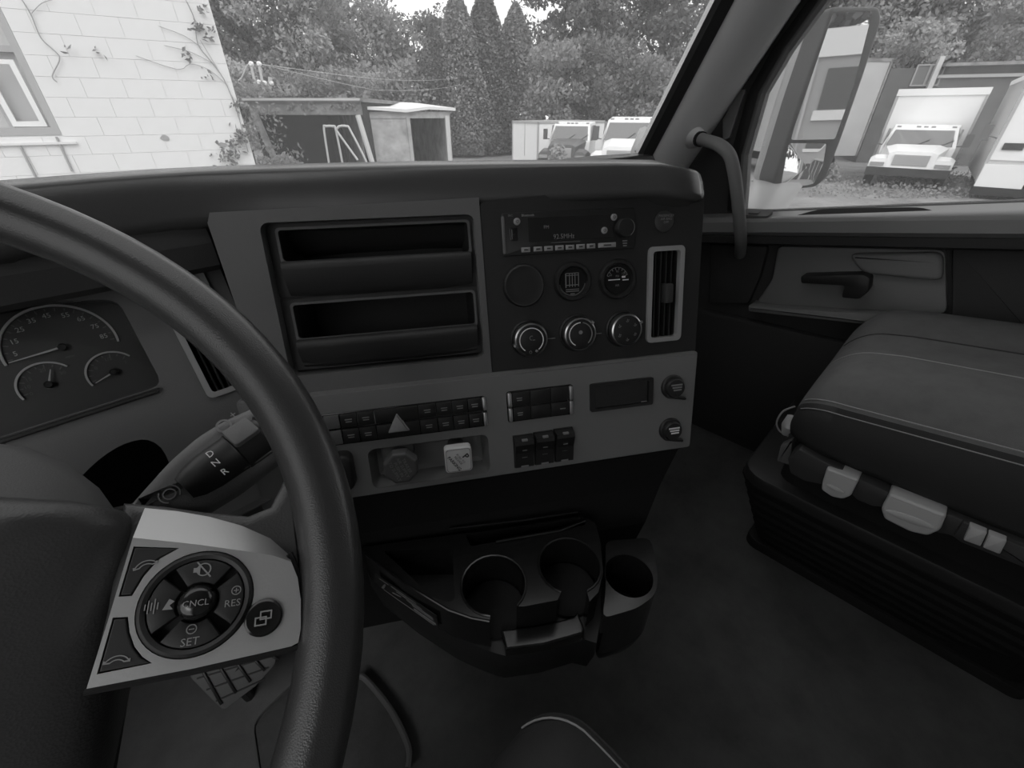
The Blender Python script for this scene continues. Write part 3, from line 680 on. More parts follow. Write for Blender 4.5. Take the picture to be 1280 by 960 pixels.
def ang(c, p): return math.degrees(math.atan2(p[1] - c[1], p[0] - c[0]))
cx, cy, rs = c3p(T_, Rr, Ll)
a_r, a_l = ang((cx, cy), Rr), ang((cx, cy), Ll) % 360
nums = [(s_, ang((cx, cy), kpx(x, y))) for s_, x, y in (('5', 16, 443), ('15', 15, 427), ('25', 24, 412), ('35', 38, 400), ('45', 57, 393), ('55', 82, 393), ('65', 101, 399), ('75', 119, 408), ('85', 131, 420))]
fr, o = dial(cx, cy, rs, a_r, a_l, nums, 'speedometer', 'large speedometer dial numbered 5 to 85', kpx(12, 454), .0072, .0022, 18)
lettering('MPH', KF.at(*kpx(88, 446)), .004, M['print_dim'], o, c=.0012)
p1 = [kpx(62, 453), kpx(20, 478), kpx(84, 458)]; cx, cy, r1 = c3p(*p1)
fr, o = dial(cx, cy, r1, ang((cx, cy), p1[2]), ang((cx, cy), kpx(33, 498)) % 360, [(s_, ang((cx, cy), kpx(x, y))) for s_, x, y in (('0', 40, 492), ('10', 36, 484), ('15', 34, 474), ('20', 52, 461), ('30', 82, 463))], 'tachometer', 'small lower dial with upright needle', kpx(64, 462), .0055, .0018, 8)
p1 = [kpx(138, 440), kpx(107, 466), kpx(162, 445)]; cx, cy, r1 = c3p(*p1)
fr, o = dial(cx, cy, r1, ang((cx, cy), p1[2]), ang((cx, cy), kpx(118, 481)) % 360, [(s_, ang((cx, cy), kpx(x, y))) for s_, x, y in (('0', 118, 460), ('1/2', 134, 447), ('1', 160, 450))], 'fuel_gauge', 'small right-hand dial with slanting needle', kpx(120, 479), .0055, .0018, 8)
# ================================================================== STEERING WHEEL
tw = R(40); WC = Vector((-.17, .237, .85))
WF = Fr(WC, (1, 0, 0), (0, math.cos(tw), math.sin(tw)), (0, -math.sin(tw), math.cos(tw)))
sw = thing('steering_wheel', WC - WF.n * .06, 'large black leather steering wheel with silver button panel on its spoke', 'steering wheel')
m = MB(); RW, N1, N2 = .2205, 96, 24
vs = []; fs = []
for i in range(N1):
    a = 2 * math.pi * i / N1; d = WF.u * math.cos(a) + WF.v * math.sin(a)
    for k in range(N2):
        b = 2 * math.pi * k / N2; ro = .0150 * (1 + .05 * math.cos(2 * b)); x_ = ro * math.cos(b); z_ = .0158 * math.sin(b)
        if abs(b - R(75)) < R(16): z_ -= .0012 * (1 - abs(b - R(75)) / R(16))
        vs.append(WC + d * (RW + x_) + WF.n * z_)
for i in range(N1):
    for k in range(N2):
        j = (i + 1) % N1; l = (k + 1) % N2; fs.append((i * N2 + k, j * N2 + k, j * N2 + l, i * N2 + l))
m.add(vs, fs, 0, True); rim = m.build('rim', M['leather'], sw)
def wpx(pts, c=0): return [WF.px(x, y, c) for x, y in pts]
# hub pad (mirrored about the wheel's own axis)
hr = wpx([(30, 617), (90, 621), (160, 632), (160, 676), (132, 770), (104, 866)], .012)
lo = [(.062, -.150), (.030, -.172)]
pad = [(x, y) for x, y in hr] + lo + [(-x, y) for x, y in reversed(lo)] + [(-x, y) for x, y in reversed(hr)] + [(-.06, .050), (0, .056), (.06, .048)]
pad_o = ccw(rnd(pad, .012)); m = MB(); secs = []; pcx, pcy = 0, -.045
def padc(x, y): return -.60 * max(0, -.004 - y)
for s_, c_ in ((1.0, -.040), (1.0, -.004), (.995, .004), (.98, .010), (.95, .016), (.90, .020), (.80, .023), (.6, .026), (.35, .028), (.1, .028)):
    secs.append([WF.p(pcx + (x - pcx) * s_, pcy + (y - pcy) * s_, c_ + (padc(pcx + (x - pcx) * s_, pcy + (y - pcy) * s_) if c_ > -.03 else -.03)) for x, y in pad_o])
m.loft(secs); m.build('hub_pad', M['wheel_grey'], sw, 60)
# right spoke and its mirror twin
sp_px = [(150, 626), (200, 630), (255, 638), (310, 643), (338, 632), (352, 605), (358, 590), (400, 640), (408, 720), (405, 800), (380, 822), (372, 806), (240, 838), (104, 868), (130, 760)]
sp_uv = wpx(sp_px, -.002)
def spoke(s):
    m = MB(); m.slab(WF, [(s * a, b) for a, b in sp_uv], -.030, -.003, .006, 3); return m.build('spoke', M['wheel_grey'], sw, 60)
spr = spoke(1); spoke(-1)
# silver button panel: flat face, bent upper flange
cr = wpx([(166, 672), (205, 676), (250, 681), (300, 688), (340, 694), (364, 702)], .006)
tp = wpx([(181, 635), (222, 639), (262, 646), (302, 657), (338, 673), (362, 694)], -.003)
face = cr + wpx([(372, 722), (376, 750), (376, 785), (373, 803), (364, 808), (240, 836), (108, 861), (136, 772)], .006)
fk = ccw(face)
ph1 = wpx([(167, 683), (224, 685), (199, 699), (180, 720), (171, 735), (165, 745), (148, 746)], .006); ph2 = wpx([(141, 772), (160, 771), (162, 790), (168, 808), (178, 821), (190, 829), (121, 843)], .006)
dc = WF.px(247, 753, .006); dr = .0221; mc = WF.px(329.5, 772, .006)
m = MB(); m.plate(WF, face, [circ(dc[0], dc[1], dr, 48), ph1, ph2], -.003, .006)
m.loft([[WF.p(*c_, .006), WF.p(*t_, -.003), WF.p(*t_, -.007), WF.p(*c_, -.002)] for c_, t_ in zip(cr, tp)], smooth=True)
plate = m.build('button_panel', M['silver_trim'], sw, 25)
m = MB(); m.tube([WF.p(*p, .002) for p in wpx([(362, 692), (374, 720), (380, 750), (380, 790), (376, 806), (366, 811), (240, 839), (106, 864)], .002)], .0016, 6); m.build('panel_gasket', M['seal'], sw)
for ph, rot, lb in ((ph1, 20, 'answer'), (ph2, -5, 'hang up')):
    m = MB(); m.slab(WF, offset(ccw(ph), .0006), 0, .0062, .0005); o = m.build('phone_button', M['wheel_btn'], plate)
    cx = sum(p[0] for p in ph) / len(ph); cy = sum(p[1] for p in ph) / len(ph)
    pc = WF.px(*((181, 703) if rot > 0 else (147, 822)), .007); q = WF.at(*pc, .0062).rot(math.atan2(*reversed([b - a for a, b in zip(WF.px(150, 800, .006), WF.px(250, 788 if rot < 0 else 760, .006))])))
    k = MB(); k.arc(q.at(0, -.004), .0046, 35, 145, .0004, 0, .0004, 14); k.arc(q.at(0, -.004), .0032, 45, 135, .0004, 0, .0004, 14)
    for s_ in (-1, 1): k.box(q, s_ * .0031 - .0009, s_ * .0031 + .0009, -.0020, -.0015, 0, .0004); k.box(q, s_ * .0041 - .0003, s_ * .0041 + .0002, -.002, -.0008, 0, .0004)
    tag(k.build('phone_symbol', M['print_dim'], o), kind='stuff')
m = MB(); m.lathe(WF.at(*dc), [(dr - .0002, -.004), (dr - .0004, .0062), (dr - .002, .0082), (dr - .0036, .0072), (dr - .0042, .002)], 48, cap1=False); m.lathe(WF.at(*dc), [(dr - .0002, -.004), (dr - .0004, .001)], 48); dial_o = m.build('button_ring', M['black'], plate)
txu = [b - a for a, b in zip(WF.px(230, 756, .008), WF.px(266, 751, .008))]; tang = math.atan2(txu[1], txu[0])
DFr = WF.at(*dc).rot(tang)
dirs = {}
for nm, x, y in (('top', 255, 712), ('right', 296, 747), ('bottom', 238, 797), ('left', 201, 757)):
    p = WF.px(x, y, .008); q = WF.p(*p, 0) - DFr.o; dirs[nm] = (math.degrees(math.atan2(q.dot(DFr.v), q.dot(DFr.u))), q.length)
for nm in dirs:
    a = dirs[nm][0]; r0, r1 = .0082, dr - .0040; half = 41; poly = []
    gap = .0011
    for i in range(9): t_ = R(a - half + 3.5 + (2 * half - 7) * i / 8); poly.append((r1 * math.cos(t_), r1 * math.sin(t_)))
    for i in range(5): t_ = R(a + half - 4 - (2 * half - 8) * i / 4); poly.append((r0 * math.cos(t_), r0 * math.sin(t_)))
    m = MB(); m.slab(DFr, poly, 0, .0078, .0012); o = m.build('pad_button', M['wheel_btn'], plate)
    cxx, cyy = [.0138 * f(R(a)) for f in (math.cos, math.sin)]
    q = DFr.at(cxx, cyy, .0078)
    if nm == 'bottom': lettering('SET', q.at(0, -.0018), .0044, M['print_dim'], o); k = MB(); k.arc(q.at(0, .0032), .0018, 0, 359, .0004, 0, .0004, 16); k.box(q, -.001, .001, .003, .0034, 0, .0004); k.build('minus_symbol', M['print_dim'], o)
    if nm == 'right': lettering('RES', q.at(0, -.0022), .0042, M['print_dim'], o); k = MB(); k.arc(q.at(.001, .0032), .0018, 0, 359, .0004, 0, .0004, 16); k.box(q, 0, .002, .003, .0034, 0, .0004); k.box(q, .0008, .0012, .0022, .0042, 0, .0004); k.build('plus_symbol', M['print_dim'], o)
    if nm == 'top': k = MB(); k.arc(q, .0026, -150, 150, .0005, 0, .0004, 16); k.slab(q, [(-.004, -.0010), (-.0028, -.0010), (-.0014, -.0024), (-.0014, .0024), (-.0028, .0010), (-.004, .0010)], 0, .0004); k.slab(q.rot(R(-50)), rr(-.0045, .0045, -.0003, .0003), .0001, .0005); tag(k.build('mute_symbol', M['print_dim'], o), kind='stuff')
    if nm == 'left':
        k = MB()
        for i, hh in enumerate((.0012, .0026, .0016, .003, .0014)): k.box(q, -.0050 + i * .0011, -.0046 + i * .0011, -hh, hh, 0, .0004)
        k.slab(q.at(.0032, 0), [(-.0018, -.002), (.0002, .0022), (.0022, .001), (.0006, -.0004), (.002, -.0022)], 0, .0004); tag(k.build('voice_symbol', M['print_dim'], o), kind='stuff')
m = MB(); m.lathe(DFr, [(.0073, .002), (.0073, .0085), (.0064, .0108), (.0045, .0122), (.0005, .0126)], 32); o = m.build('center_button', M['black_gloss'], plate)
lettering('CNCL', DFr.at(0, -.0004), .0037, M['print_dim'], o, c=.0127)
m = MB(); m.lathe(WF.at(*mc), [(.0082, .005), (.0080, .0072), (.0070, .0080), (.0005, .0070)], 32); o = m.build('menu_button', M['black_gloss'], plate)
q = WF.at(*mc).rot(tang); k = MB()
for dx, dy in ((-.0008, -.0012), (.0012, .0012)):
    k.plate(q, rr(-.0028 + dx, .0022 + dx, -.002 + dy, .0018 + dy), [rr(-.0022 + dx, .0016 + dx, -.0014 + dy, .0012 + dy)], .0078, .0083)
tag(k.build('pages_symbol', M['print_dim'], o), kind='stuff')
# steering column shroud
col = thing('steering_column', WC - WF.n * .36, 'grey steering column shroud behind the wheel hub', 'steering column')
m = MB(); secs = []
for t_, a, b, off in ((.055, .060, .045, .0), (.075, .085, .075, .0), (.12, .115, .105, .015), (.17, .115, .112, .028), (.24, .075, .10, .04), (.32, .045, .07, .04), (.44, .035, .05, .03)):
    secs.append([WC - WF.n * t_ + WF.u * (a * math.copysign(abs(math.cos(R(k_ * 15))) ** .8, math.cos(R(k_ * 15)))) + WF.v * (off + b * math.sin(R(k_ * 15))) for k_ in range(24)])
m.loft(secs); m.build('shroud', M['dash_grey'], col, 60)
# gear selector stalk
SFo = WF.at(0, 0, -.075)
stk = thing('gear_stalk', SFo.p(*SFo.px(180, 610)), 'grey gear selector stalk with dark rotary grip behind the wheel', 'stalk')
def spx(pts, c=0): return [SFo.px(x, y, c) for x, y in pts]
body = spx([(150, 640), (172, 615), (210, 573), (245, 543), (280, 522), (330, 500), (370, 488), (400, 540), (345, 575), (300, 610), (250, 640)])
m = MB(); m.slab(SFo, rnd(body, .006), -.022, .0, .008, 3); m.build('body', M['dash_grey'], stk, 60)
axd = Vector((*spx([(340, 534)])[0], 0)) - Vector((*spx([(238, 605)])[0], 0)); a = math.atan2(axd.y, axd.x)
c0 = spx([(238, 605)])[0]; L0 = axd.length
GF = SFo.at(*c0, -.003).rot(a); AX = Fr(GF.o, GF.v, GF.n, GF.u)
m = MB(); m.lathe(AX, [(.009, -.004), (.0120, .002), (.0138, .012), (.0146, .03), (.0150, L0 * .52), (.0144, L0 * .53)], 28); m.build('collar', M['black'], stk)
m = MB(); m.lathe(AX, [(.0142, L0 * .53), (.0153, L0 * .54), (.0155, L0 * .83), (.0144, L0 * .85), (.0130, L0 * .86), (.0130, L0 * .90), (.0146, L0 * .92), (.0146, L0 * 1.2), (.012, L0 * 1.25)], 28); grip = m.build('rotary_grip', M['black'], stk)
m = MB(); m.slab(Fr(GF.p(L0 * .685, .005, .0145), GF.u, GF.v * .95 + GF.n * -.3), rr(-L0 * .15, L0 * .15, -.0065, .0085, .002), -.002, .0028, .001); m.build('grip_flat', M['dash_grey'], grip)
m = MB(); m.tube([SFo.p(*p, .002) for p in spx([(246, 614), (280, 600), (320, 577), (370, 545)])], .0012, 6); m.build('seam', M['dash_grey'], stk)
for s_, x, y, sz in (('D', 263, 568, .006), ('N', 270, 579, .006), ('R', 281, 590, .006)):
    p = on_p(x, y, AX.o + GF.n * .0146, GF.n); lettering(s_, Fr(p, GF.u, GF.v, GF.n), sz, M['print'], grip, c=.001)
q = Fr(SFo.p(*spx([(280, 533)])[0], .0005), GF.u, GF.v, GF.n); k = MB(); k.arc(q, .0042, 0, 359, .0014, 0, .0006, 20); k.build('ring_symbol', M['print_dim'], stk); lettering('+', q.at(.009, .003), .008, M['print_dim'], stk, c=.0005); lettering('-', q.at(.009, -.004), .008, M['print_dim'], stk, c=.0005)
q = Fr(SFo.p(*spx([(212, 618)])[0], .0005), GF.u, GF.v, GF.n); k = MB(); k.arc(q, .0032, 0, 359, .0007, 0, .0006, 20); k.arc(q, .0055, 130, 230, .0007, 0, .0006, 10); k.arc(q, .0055, -50, 50, .0007, 0, .0006, 10); tag(k.build('engine_brake_symbol', M['print_dim'], stk), kind='stuff')
# ================================================================== CUP HOLDER CONSOLE
con_o = thing('cup_holder_console', (.28, .28, .20), 'black moulded console with three cup holders under the silver panel', 'cup holder')
def zp(pts, z): return [tuple(on_z(x, y, z)[:2]) for x, y in pts]
ZT = .44
k1 = on_z(617, 730, ZT); k2 = on_z(712, 706, ZT); RC = .0455
def arc_cut(c, pa, pb, r, n=22):
    """arc of the cup wall from pa to pb the long way round, away from the camera"""
    a = math.atan2(pa[1] - c.y, pa[0] - c.x); b = math.atan2(pb[1] - c.y, pb[0] - c.x)
    while b > a: b -= 2 * math.pi
    return [(c.x + r * math.cos(a + (b - a) * i / n), c.y + r * math.sin(a + (b - a) * i / n)) for i in range(n + 1)]
g1 = zp([(613, 771), (651, 763)], ZT); g2 = zp([(699, 748), (735, 741)], ZT)
left = zp([(735, 648), (600, 664), (450, 684), (455, 692), (505, 729), (561, 763), (590, 773), (612, 777)], ZT)
right = zp([(737, 752), (748, 740), (754, 715), (751, 680), (745, 655)], ZT)
bridge = zp([(655, 758), (697, 750)], ZT)
cut1 = arc_cut(k1, g1[0], g1[1], RC); cut2 = arc_cut(k2, g2[0], g2[1], RC)
top_poly = left + cut1 + bridge + cut2 + right
tray = rnd(zp([(478, 688), (566, 686), (568, 750), (560, 753), (540, 745)], ZT), .008); slot = rnd(zp([(582, 668), (728, 645), (733, 656), (588, 683)], ZT), .006)
HF = Fr((0, 0, 0), (1, 0, 0), (0, 1, 0), (0, 0, 1))
m = MB(); m.plate(HF, top_poly, [tray, slot], .375, ZT); m.build('top_deck', M['black_gloss'], con_o)
full = zp([(745, 648), (600, 664), (450, 684), (455, 692)], ZT) + zp([(505, 729), (561, 763), (590, 775), (618, 785)], ZT) + zp([(631, 812), (680, 805), (729, 791)], .392) + zp([(752, 772), (758, 740), (756, 690)], ZT)
low = [(k1.x + .06 + (x - k1.x - .06) * s_, k1.y + .03 + (y - k1.y - .03) * s_) for (x, y), s_ in zip(full, [.95] * len(full))]
m = MB(); mid = Vector((k1.x + .07, k1.y + .02))
secs = []
for z_, s_, sh in ((.376, 1.0, 0), (.34, 1.0, 0), (.29, .97, .005), (.24, .88, .02), (.20, .74, .04), (.19, .70, .045)):
    secs.append([Vector((mid.x + sh * .6 + (x - mid.x) * s_, mid.y + sh + (y - mid.y) * s_, z_)) for x, y in full])
m.loft(secs); m.build('lower_body', M['black'], con_o, 50)
m = MB(); lp = zp([(626, 787), (672, 782), (716, 771), (722, 764), (731, 786), (729, 792), (680, 806), (632, 812)], .392); m.slab(HF, lp, .374, .392, .003); m.build('front_lip', M['black_gloss'], con_o)
for c_ in (k1, k2):
    q = Fr((c_.x, c_.y, 0), (1, 0, 0), (0, 1, 0), (0, 0, 1)); m = MB(); m.lathe(q, [(RC - .001, .3755), (RC - .002, .382), (RC - .012, .380), (.012, .3795), (.001, .381)], 32); m.build('cup_floor', M['black_matte'], con_o)
    m = MB(); m.lathe(q, [(RC + .001, ZT - .002), (RC + .003, ZT + .0015), (RC + .0055, ZT + .001), (RC + .0065, ZT - .002)], 40, cap1=False) if False else None
for cut in (cut1, cut2):
    m = MB(); m.tube([(x, y, ZT + .0004) for x, y in cut], .0018, 6); m.build('cup_rim', M['black_gloss'], con_o)
# right-hand small cup
ZS = .43
k3 = on_z(786, 719, ZS); rp = zp([(757, 676), (812, 672), (818, 690), (823, 725), (819, 744), (797, 760), (753, 773), (757, 740)], ZS)
m = MB(); m.plate(HF, rnd(rp, .012), [circ(k3.x, k3.y, .0345, 32)], .33, ZS); m.build('side_cup_deck', M['black_gloss'], con_o)
mid3 = Vector((k3.x, k3.y)); m = MB(); m.loft([[Vector((mid3.x + (x - mid3.x) * s_, mid3.y + (y - mid3.y) * s_, z_)) for x, y in rnd(rp, .012)] for z_, s_ in ((.332, 1), (.318, .96), (.30, .86), (.292, .7))]); m.build('side_cup_body', M['black'], con_o)
m = MB(); m.lathe(Fr((k3.x, k3.y, 0), (1, 0, 0), (0, 1, 0), (0, 0, 1)), [(.0342, .331), (.033, .338), (.001, .338)], 28); m.build('cup_floor', M['black_matte'], con_o)
m = MB(); m.tube([(x, y, ZT + .001) for x, y in zp([(455, 691), (505, 729), (561, 763), (590, 773), (612, 777)], ZT)], .0018, 6); m.build('edge_bead', M['black_gloss'], con_o)
m = MB(); m.tube([(x, y, ZT + .002) for x, y in zp([(562, 662), (650, 652), (722, 641), (731, 652), (700, 664), (620, 678)], ZT)], .0022, 6); m.build('tray_rim', M['black_gloss'], con_o)
# warning decal on the console's left flank
a = Vector((*zp([(505, 729)], ZT)[0], .40)); p0 = Vector((*full[3], 0)); p1 = Vector((*full[5], 0)); dr_ = (p1 - p0).normalized(); nn = Vector((dr_.y, -dr_.x, 0)); nn = nn if nn.dot(Vector((-.3, -1, 0))) > 0 else -nn
q = Fr(Vector((*full[4], .395)) + nn * .0015, dr_, (0, 0, 1), nn)
m = MB(); m.slab(q, rr(-.062, .058, -.014, .020), -.0006, .0004); o = m.build('decal', M['black'], con_o)
k = MB()
for i, (x0_, x1_, y_) in enumerate(((-.055, -.035, .014), (-.03, .02, .015), (-.02, .03, .010), (.0, .05, .006), (.01, .05, .002), (-.05, .05, -.011), (.012, .054, -.004), (.012, .054, -.007))): k.box(q, x0_, x1_, y_ - .0008, y_ + .0008, .0004, .0007)
k.slab(q, [(-.055, -.009), (-.045, .008), (-.042, .008), (-.050, -.009)], .0004, .0007); k.slab(q, [(-.03, .0), (-.012, .005), (-.012, .002), (-.03, -.003)], .0004, .0007)
tag(k.build('legend', M['print_dim'], o), kind='stuff')

# ================================================================== SEATS
def cushion(x0, x1, yf, yb, zb, zs0, slope, root, stitch=True, dome=.035, mt='seat'):
    """bolstered seat cushion: vinyl skirt up to a piped seam, woven top above it"""
    W_ = x1 - x0; ny = 26
    def inset(y):
        s = max(0, min(1, (y - (yf - .07)) / .07)); return .055 * (1 - math.sqrt(max(0, 1 - s * s)))
    def zs(y):
        s = max(0, min(1, (y - (yf - .06)) / .06)); return zs0 + slope * (yf - y) - .050 * (1 - math.sqrt(max(0, 1 - s * s)))
    prof = [(0, 0), (.006, .008), (.02, .02), (.05, .031), (.10, .035), (.15, .033), (.20, .027), (.5 * W_, .024)]
    full_ = prof + [(W_ - a, b) for a, b in reversed(prof[:-1])]
    ys = [yf - .0005] + [yf - .07 * (1 - math.cos(math.pi / 2 * i / 10)) - .0005 for i in range(1, 11)] + [yf - .07 - (yf - .07 - yb) * i / (ny - 10) for i in range(1, ny - 9)]
    def topz(x, y):
        s = max(0, min(1, (y - (yf - .12)) / .12)); drop = (1 - math.sqrt(max(0, 1 - s * s)))
        a = min(x - x0, x1 - x) ; h = 0
        for (a0, h0), (a1, h1) in zip(prof, prof[1:]):
            if a0 <= a <= a1: h = h0 + (h1 - h0) * (a - a0) / (a1 - a0)
        return zs(y) + h * (1 - .95 * drop) * dome / .035 
    top = MB(); secs = []
    for y in ys:
        i_ = inset(y); sx = (W_ - 2 * i_) / W_
        secs.append([Vector((x0 + i_ + a * sx, y, topz(x0 + a, y))) for a, b in full_])
    top.loft(secs, closed=False, cap=False); t_ = top.build('cushion_top', M[mt], root, 70)
    sk = MB(); secs = []
    for y in ys:
        i_ = inset(y) ; z1 = zs(y); 
        secs.append([Vector((x0 + i_, y, z1)), Vector((x0 + i_ - .008, y, z1 - .03)), Vector((x0 + i_ - .004, y, zb + .02)), Vector((x0 + i_ + .012, y, zb)), Vector((x1 - i_ - .012, y, zb)), Vector((x1 - i_ + .004, y, zb + .02)), Vector((x1 - i_ + .008, y, z1 - .03)), Vector((x1 - i_, y, z1))])
    sk.loft(secs); sk.build('cushion_side', M['seat_dark'], root, 70)
    def line(f, name, r=.0012, mt='thread'):
        k = MB(); k.tube([f(y) for y in ys[3:]], r, 5); k.build(name, M[mt], root)
    if stitch:
        line(lambda y: Vector((x0 + inset(y) + .003, y, zs(y) + .0065)), 'stitching'); line(lambda y: Vector((x0 + inset(y) - .0035, y, zs(y) - .010)), 'stitching', .001)
        line(lambda y: Vector((x0 + .17 + inset(y) * .6, y, topz(x0 + .17, y) + .0006)), 'stitching', .001, 'thread_dim')
        line(lambda y: Vector((x0 + .30 + inset(y) * .3, y, topz(x0 + .30, y) - .0002)), 'seam', .0022, 'seat_dark')
    return zs, inset
seat = thing('passenger_seat', (1.05, -.15, 0), 'grey fabric passenger seat on black bellows base', 'seat')
cushion(.80, 1.31, .085, -.55, .475, .575, .11, seat, dome=.052)
m = MB(); secs = []
for i in range(9):
    z_ = .60 + .62 * i / 8; yb = -.42 - .16 * (i / 8); h = .24 - .02 * (i / 8) ** 2
    secs.append([Vector((1.05 + h * math.copysign(abs(math.cos(R(a))) ** .5, math.cos(R(a))), yb + .075 * math.copysign(abs(math.sin(R(a))) ** .6, math.sin(R(a))), z_)) for a in range(0, 360, 20)])
m.loft(secs); m.build('backrest', M['seat'], seat, 60)
SB = Fr((.80, 0, 0), (0, 1, 0), (0, 0, 1), (-1, 0, 0))
def sb(pts, X=.79): return [tuple(on_x(x, y, X)[1:]) for x, y in pts]
m = MB(); m.slab(SB, rnd(sb([(985, 572), (1000, 560), (1045, 583), (1110, 614), (1190, 643), (1290, 682), (1330, 700), (1330, 730), (1290, 712), (1200, 676), (1190, 668), (1170, 664), (1100, 632), (1092, 632), (1072, 624), (1060, 612), (1025, 604), (1005, 600), (988, 590)], .80), .004), -.04, .004, .003); m.build('control_strip', M['dash_dark'], seat)
lv = MB(); lv.slab(SB, rnd(sb([(1034, 584), (1074, 599), (1064, 619), (1054, 623), (1040, 620), (1027, 611), (1028, 602)]), .004), -.02, .014, .004, 3); lo_ = tag(lv.build('seat_lever', M['lever'], seat), 'small pale paddle lever')
m = MB(); q = sb([(1045, 609)])[0]; m.slab(SB, [(q[0] + .014 * math.cos(a / 12 * 2 * math.pi), q[1] + .005 * math.sin(a / 12 * 2 * math.pi)) for a in range(12)], .010, .0165, .002); m.build('lever_dimple', M['lever'], lo_)
lv = MB(); lv.slab(SB, rnd(sb([(1113, 614), (1184, 641), (1176, 660), (1160, 667), (1138, 662), (1106, 646), (1102, 634)]), .005), -.02, .018, .005, 3); lo_ = tag(lv.build('seat_lever', M['lever'], seat), 'wide pale paddle lever')
m = MB(); q = sb([(1138, 645)])[0]; m.slab(SB, [(q[0] + .03 * math.cos(a / 16 * 2 * math.pi), q[1] - .012 * math.cos(a / 16 * 2 * math.pi) * .3 + .007 * math.sin(a / 16 * 2 * math.pi)) for a in range(16)], .012, .0205, .002); m.build('lever_dimple', M['lever'], lo_)
m = MB(); m.slab(SB, rnd(sb([(1204, 650), (1290, 686), (1330, 700), (1330, 735), (1285, 707), (1192, 668)], .795), .003), -.01, .010, .003); m.build('switch_housing', M['dash_dark'], seat)
for pts in ([(1212, 657), (1234, 666), (1226, 683), (1204, 675)], [(1236, 667), (1259, 676), (1250, 693), (1228, 684)]):
    m = MB(); m.slab(SB, rnd(sb(pts, .785), .002), .004, .016, .002); m.build('seat_button', M['lever'], seat)
# suspension base: ledge and bellows rings
m = MB(); m.slab(HF, rr(.83, 1.27, -.50, .135, .05), .325, .350, .008); m.build('base_ledge', M['black'], seat)
m = MB(); m.slab(HF, rr(.86, 1.24, -.50, .07, .03), .34, .48, .0); m.build('base_frame', M['black_matte'], seat)
for i in range(7):
    z_ = .29 - .043 * i; d = .006 + .024 * i
    m = MB(); m.slab(HF, rr(.835 + d, 1.265 - d, -.50 + d, .140 - d * .35, .05), z_, z_ + .034, .012, 3, taper=-.012); m.build('bellows_ring', M['black_matte'], seat)
m = MB(); m.slab(HF, rr(1.0, 1.20, -.45, .06, .04), 0, .32); m.build('bellows_core', M['black_matte'], seat)
m = MB(); m.slab(HF, rr(.99, 1.205, -.46, .09, .03), 0, .028, .006); m.build('base_rail', M['black'], seat)
# belt latch at the seat's front corner
q0 = on_x(984, 532, .86); bl = thing('seat_latch', q0, 'small pale latch with thin wire loop at front corner of passenger seat', 'latch')
m = MB(); m.tube([on_x(990, 520, .86), on_x(986, 532, .855), on_x(981, 542, .86)], [.008, .013, .006], 10); m.build('latch_tongue', M['lever'], bl)
m = MB(); m.tube(smooth([on_x(994, 508, .87), on_x(979, 514, .86), on_x(971, 527, .855), on_x(974, 538, .855), on_x(985, 545, .86)], 5), .0018, 6); m.build('wire_loop', M['print_dim'], bl)
m = MB(); m.slab(SB.at(0, 0, -.05), rnd(sb([(977, 555), (992, 548), (988, 580), (972, 575)], .85), .003), -.01, .006, .003); m.build('latch_bracket', M['dash_grey'], bl)

dseat = thing('driver_seat', (-.12, -.2, 0), 'dark grey driver seat cushion corner with pale stitched piping', 'seat')
dz, di = cushion(-.42, .182, .130, -.60, .40, .472, .0, dseat, False, mt='seat_driver')
m = MB(); m.slab(HF, rr(-.36, .07, -.55, .02, .05), 0, .41, .02); m.build('seat_base', M['black'], dseat)
dy = [.128 - .055 * (1 - math.cos(R(9 * i))) for i in range(2, 11)] + [.05, .02, -.02, -.06, -.12, -.2]
for off_, nm_, r_, mt_ in ((.007, 'stitching', .0011, 'thread'), (.0, 'piping', .0026, 'seat_dark')):
    m = MB(); m.tube([Vector((.182 - di(y) - off_, y, dz(y) + off_ * 1.1 + .0006)) for y in dy], r_, 6); m.build(nm_, M[mt_], dseat)
# ================================================================== PEDAL, MATS
PFo = on_z(290, 848, .14); pt = R(50)
PDF = Fr(PFo, (1, -.12, 0), (.08, math.cos(pt), math.sin(pt)))
ped = thing('accelerator_pedal', (PFo.x, PFo.y + .05, 0), 'ribbed rubber accelerator pedal below the steering wheel', 'pedal')
pp = [PDF.px(x, y) for x, y in ((236, 846), (262, 815), (345, 808), (345, 830), (320, 858), (279, 889))]
m = MB(); m.slab(PDF, rnd(pp, .006), -.012, 0, .003); m.build('pedal_plate', M['pedal'], ped)
for i in range(5):
    a = PDF.px(252 + 22 * i, 836 - 4 * i); b = PDF.px(277 + 18 * i, 880 - 14 * i); d = Vector((b[0] - a[0], b[1] - a[1])); q = PDF.at(*a).rot(math.atan2(d.y, d.x)); m = MB(); m.slab(q, rr(0, d.length, -.0022, .0022, .001), 0, .004, .001); m.build('pedal_rib', M['black'], ped)
for i in range(3):
    a = PDF.px(246 + 12 * i, 848 + 14 * i); b = PDF.px(340 - 4 * i, 820 + 14 * i); d = Vector((b[0] - a[0], b[1] - a[1])); q = PDF.at(*a).rot(math.atan2(d.y, d.x)); m = MB(); m.slab(q, rr(0, d.length, -.0012, .0012), 0, .002); m.build('pedal_rib', M['black'], ped)
m = MB(); m.tube([PDF.p(*PDF.px(300, 840), -.008), PDF.p(*PDF.px(300, 840), -.008) + Vector((0, .22, .06))], .012, 8); m.build('pedal_arm', M['black'], ped)
q_ = PDF.p(*PDF.px(290, 850), -.008); m = MB(); m.tube([q_, Vector((q_.x, q_.y + .03, .006))], .01, 8); m.build('pedal_hinge', M['black'], ped)
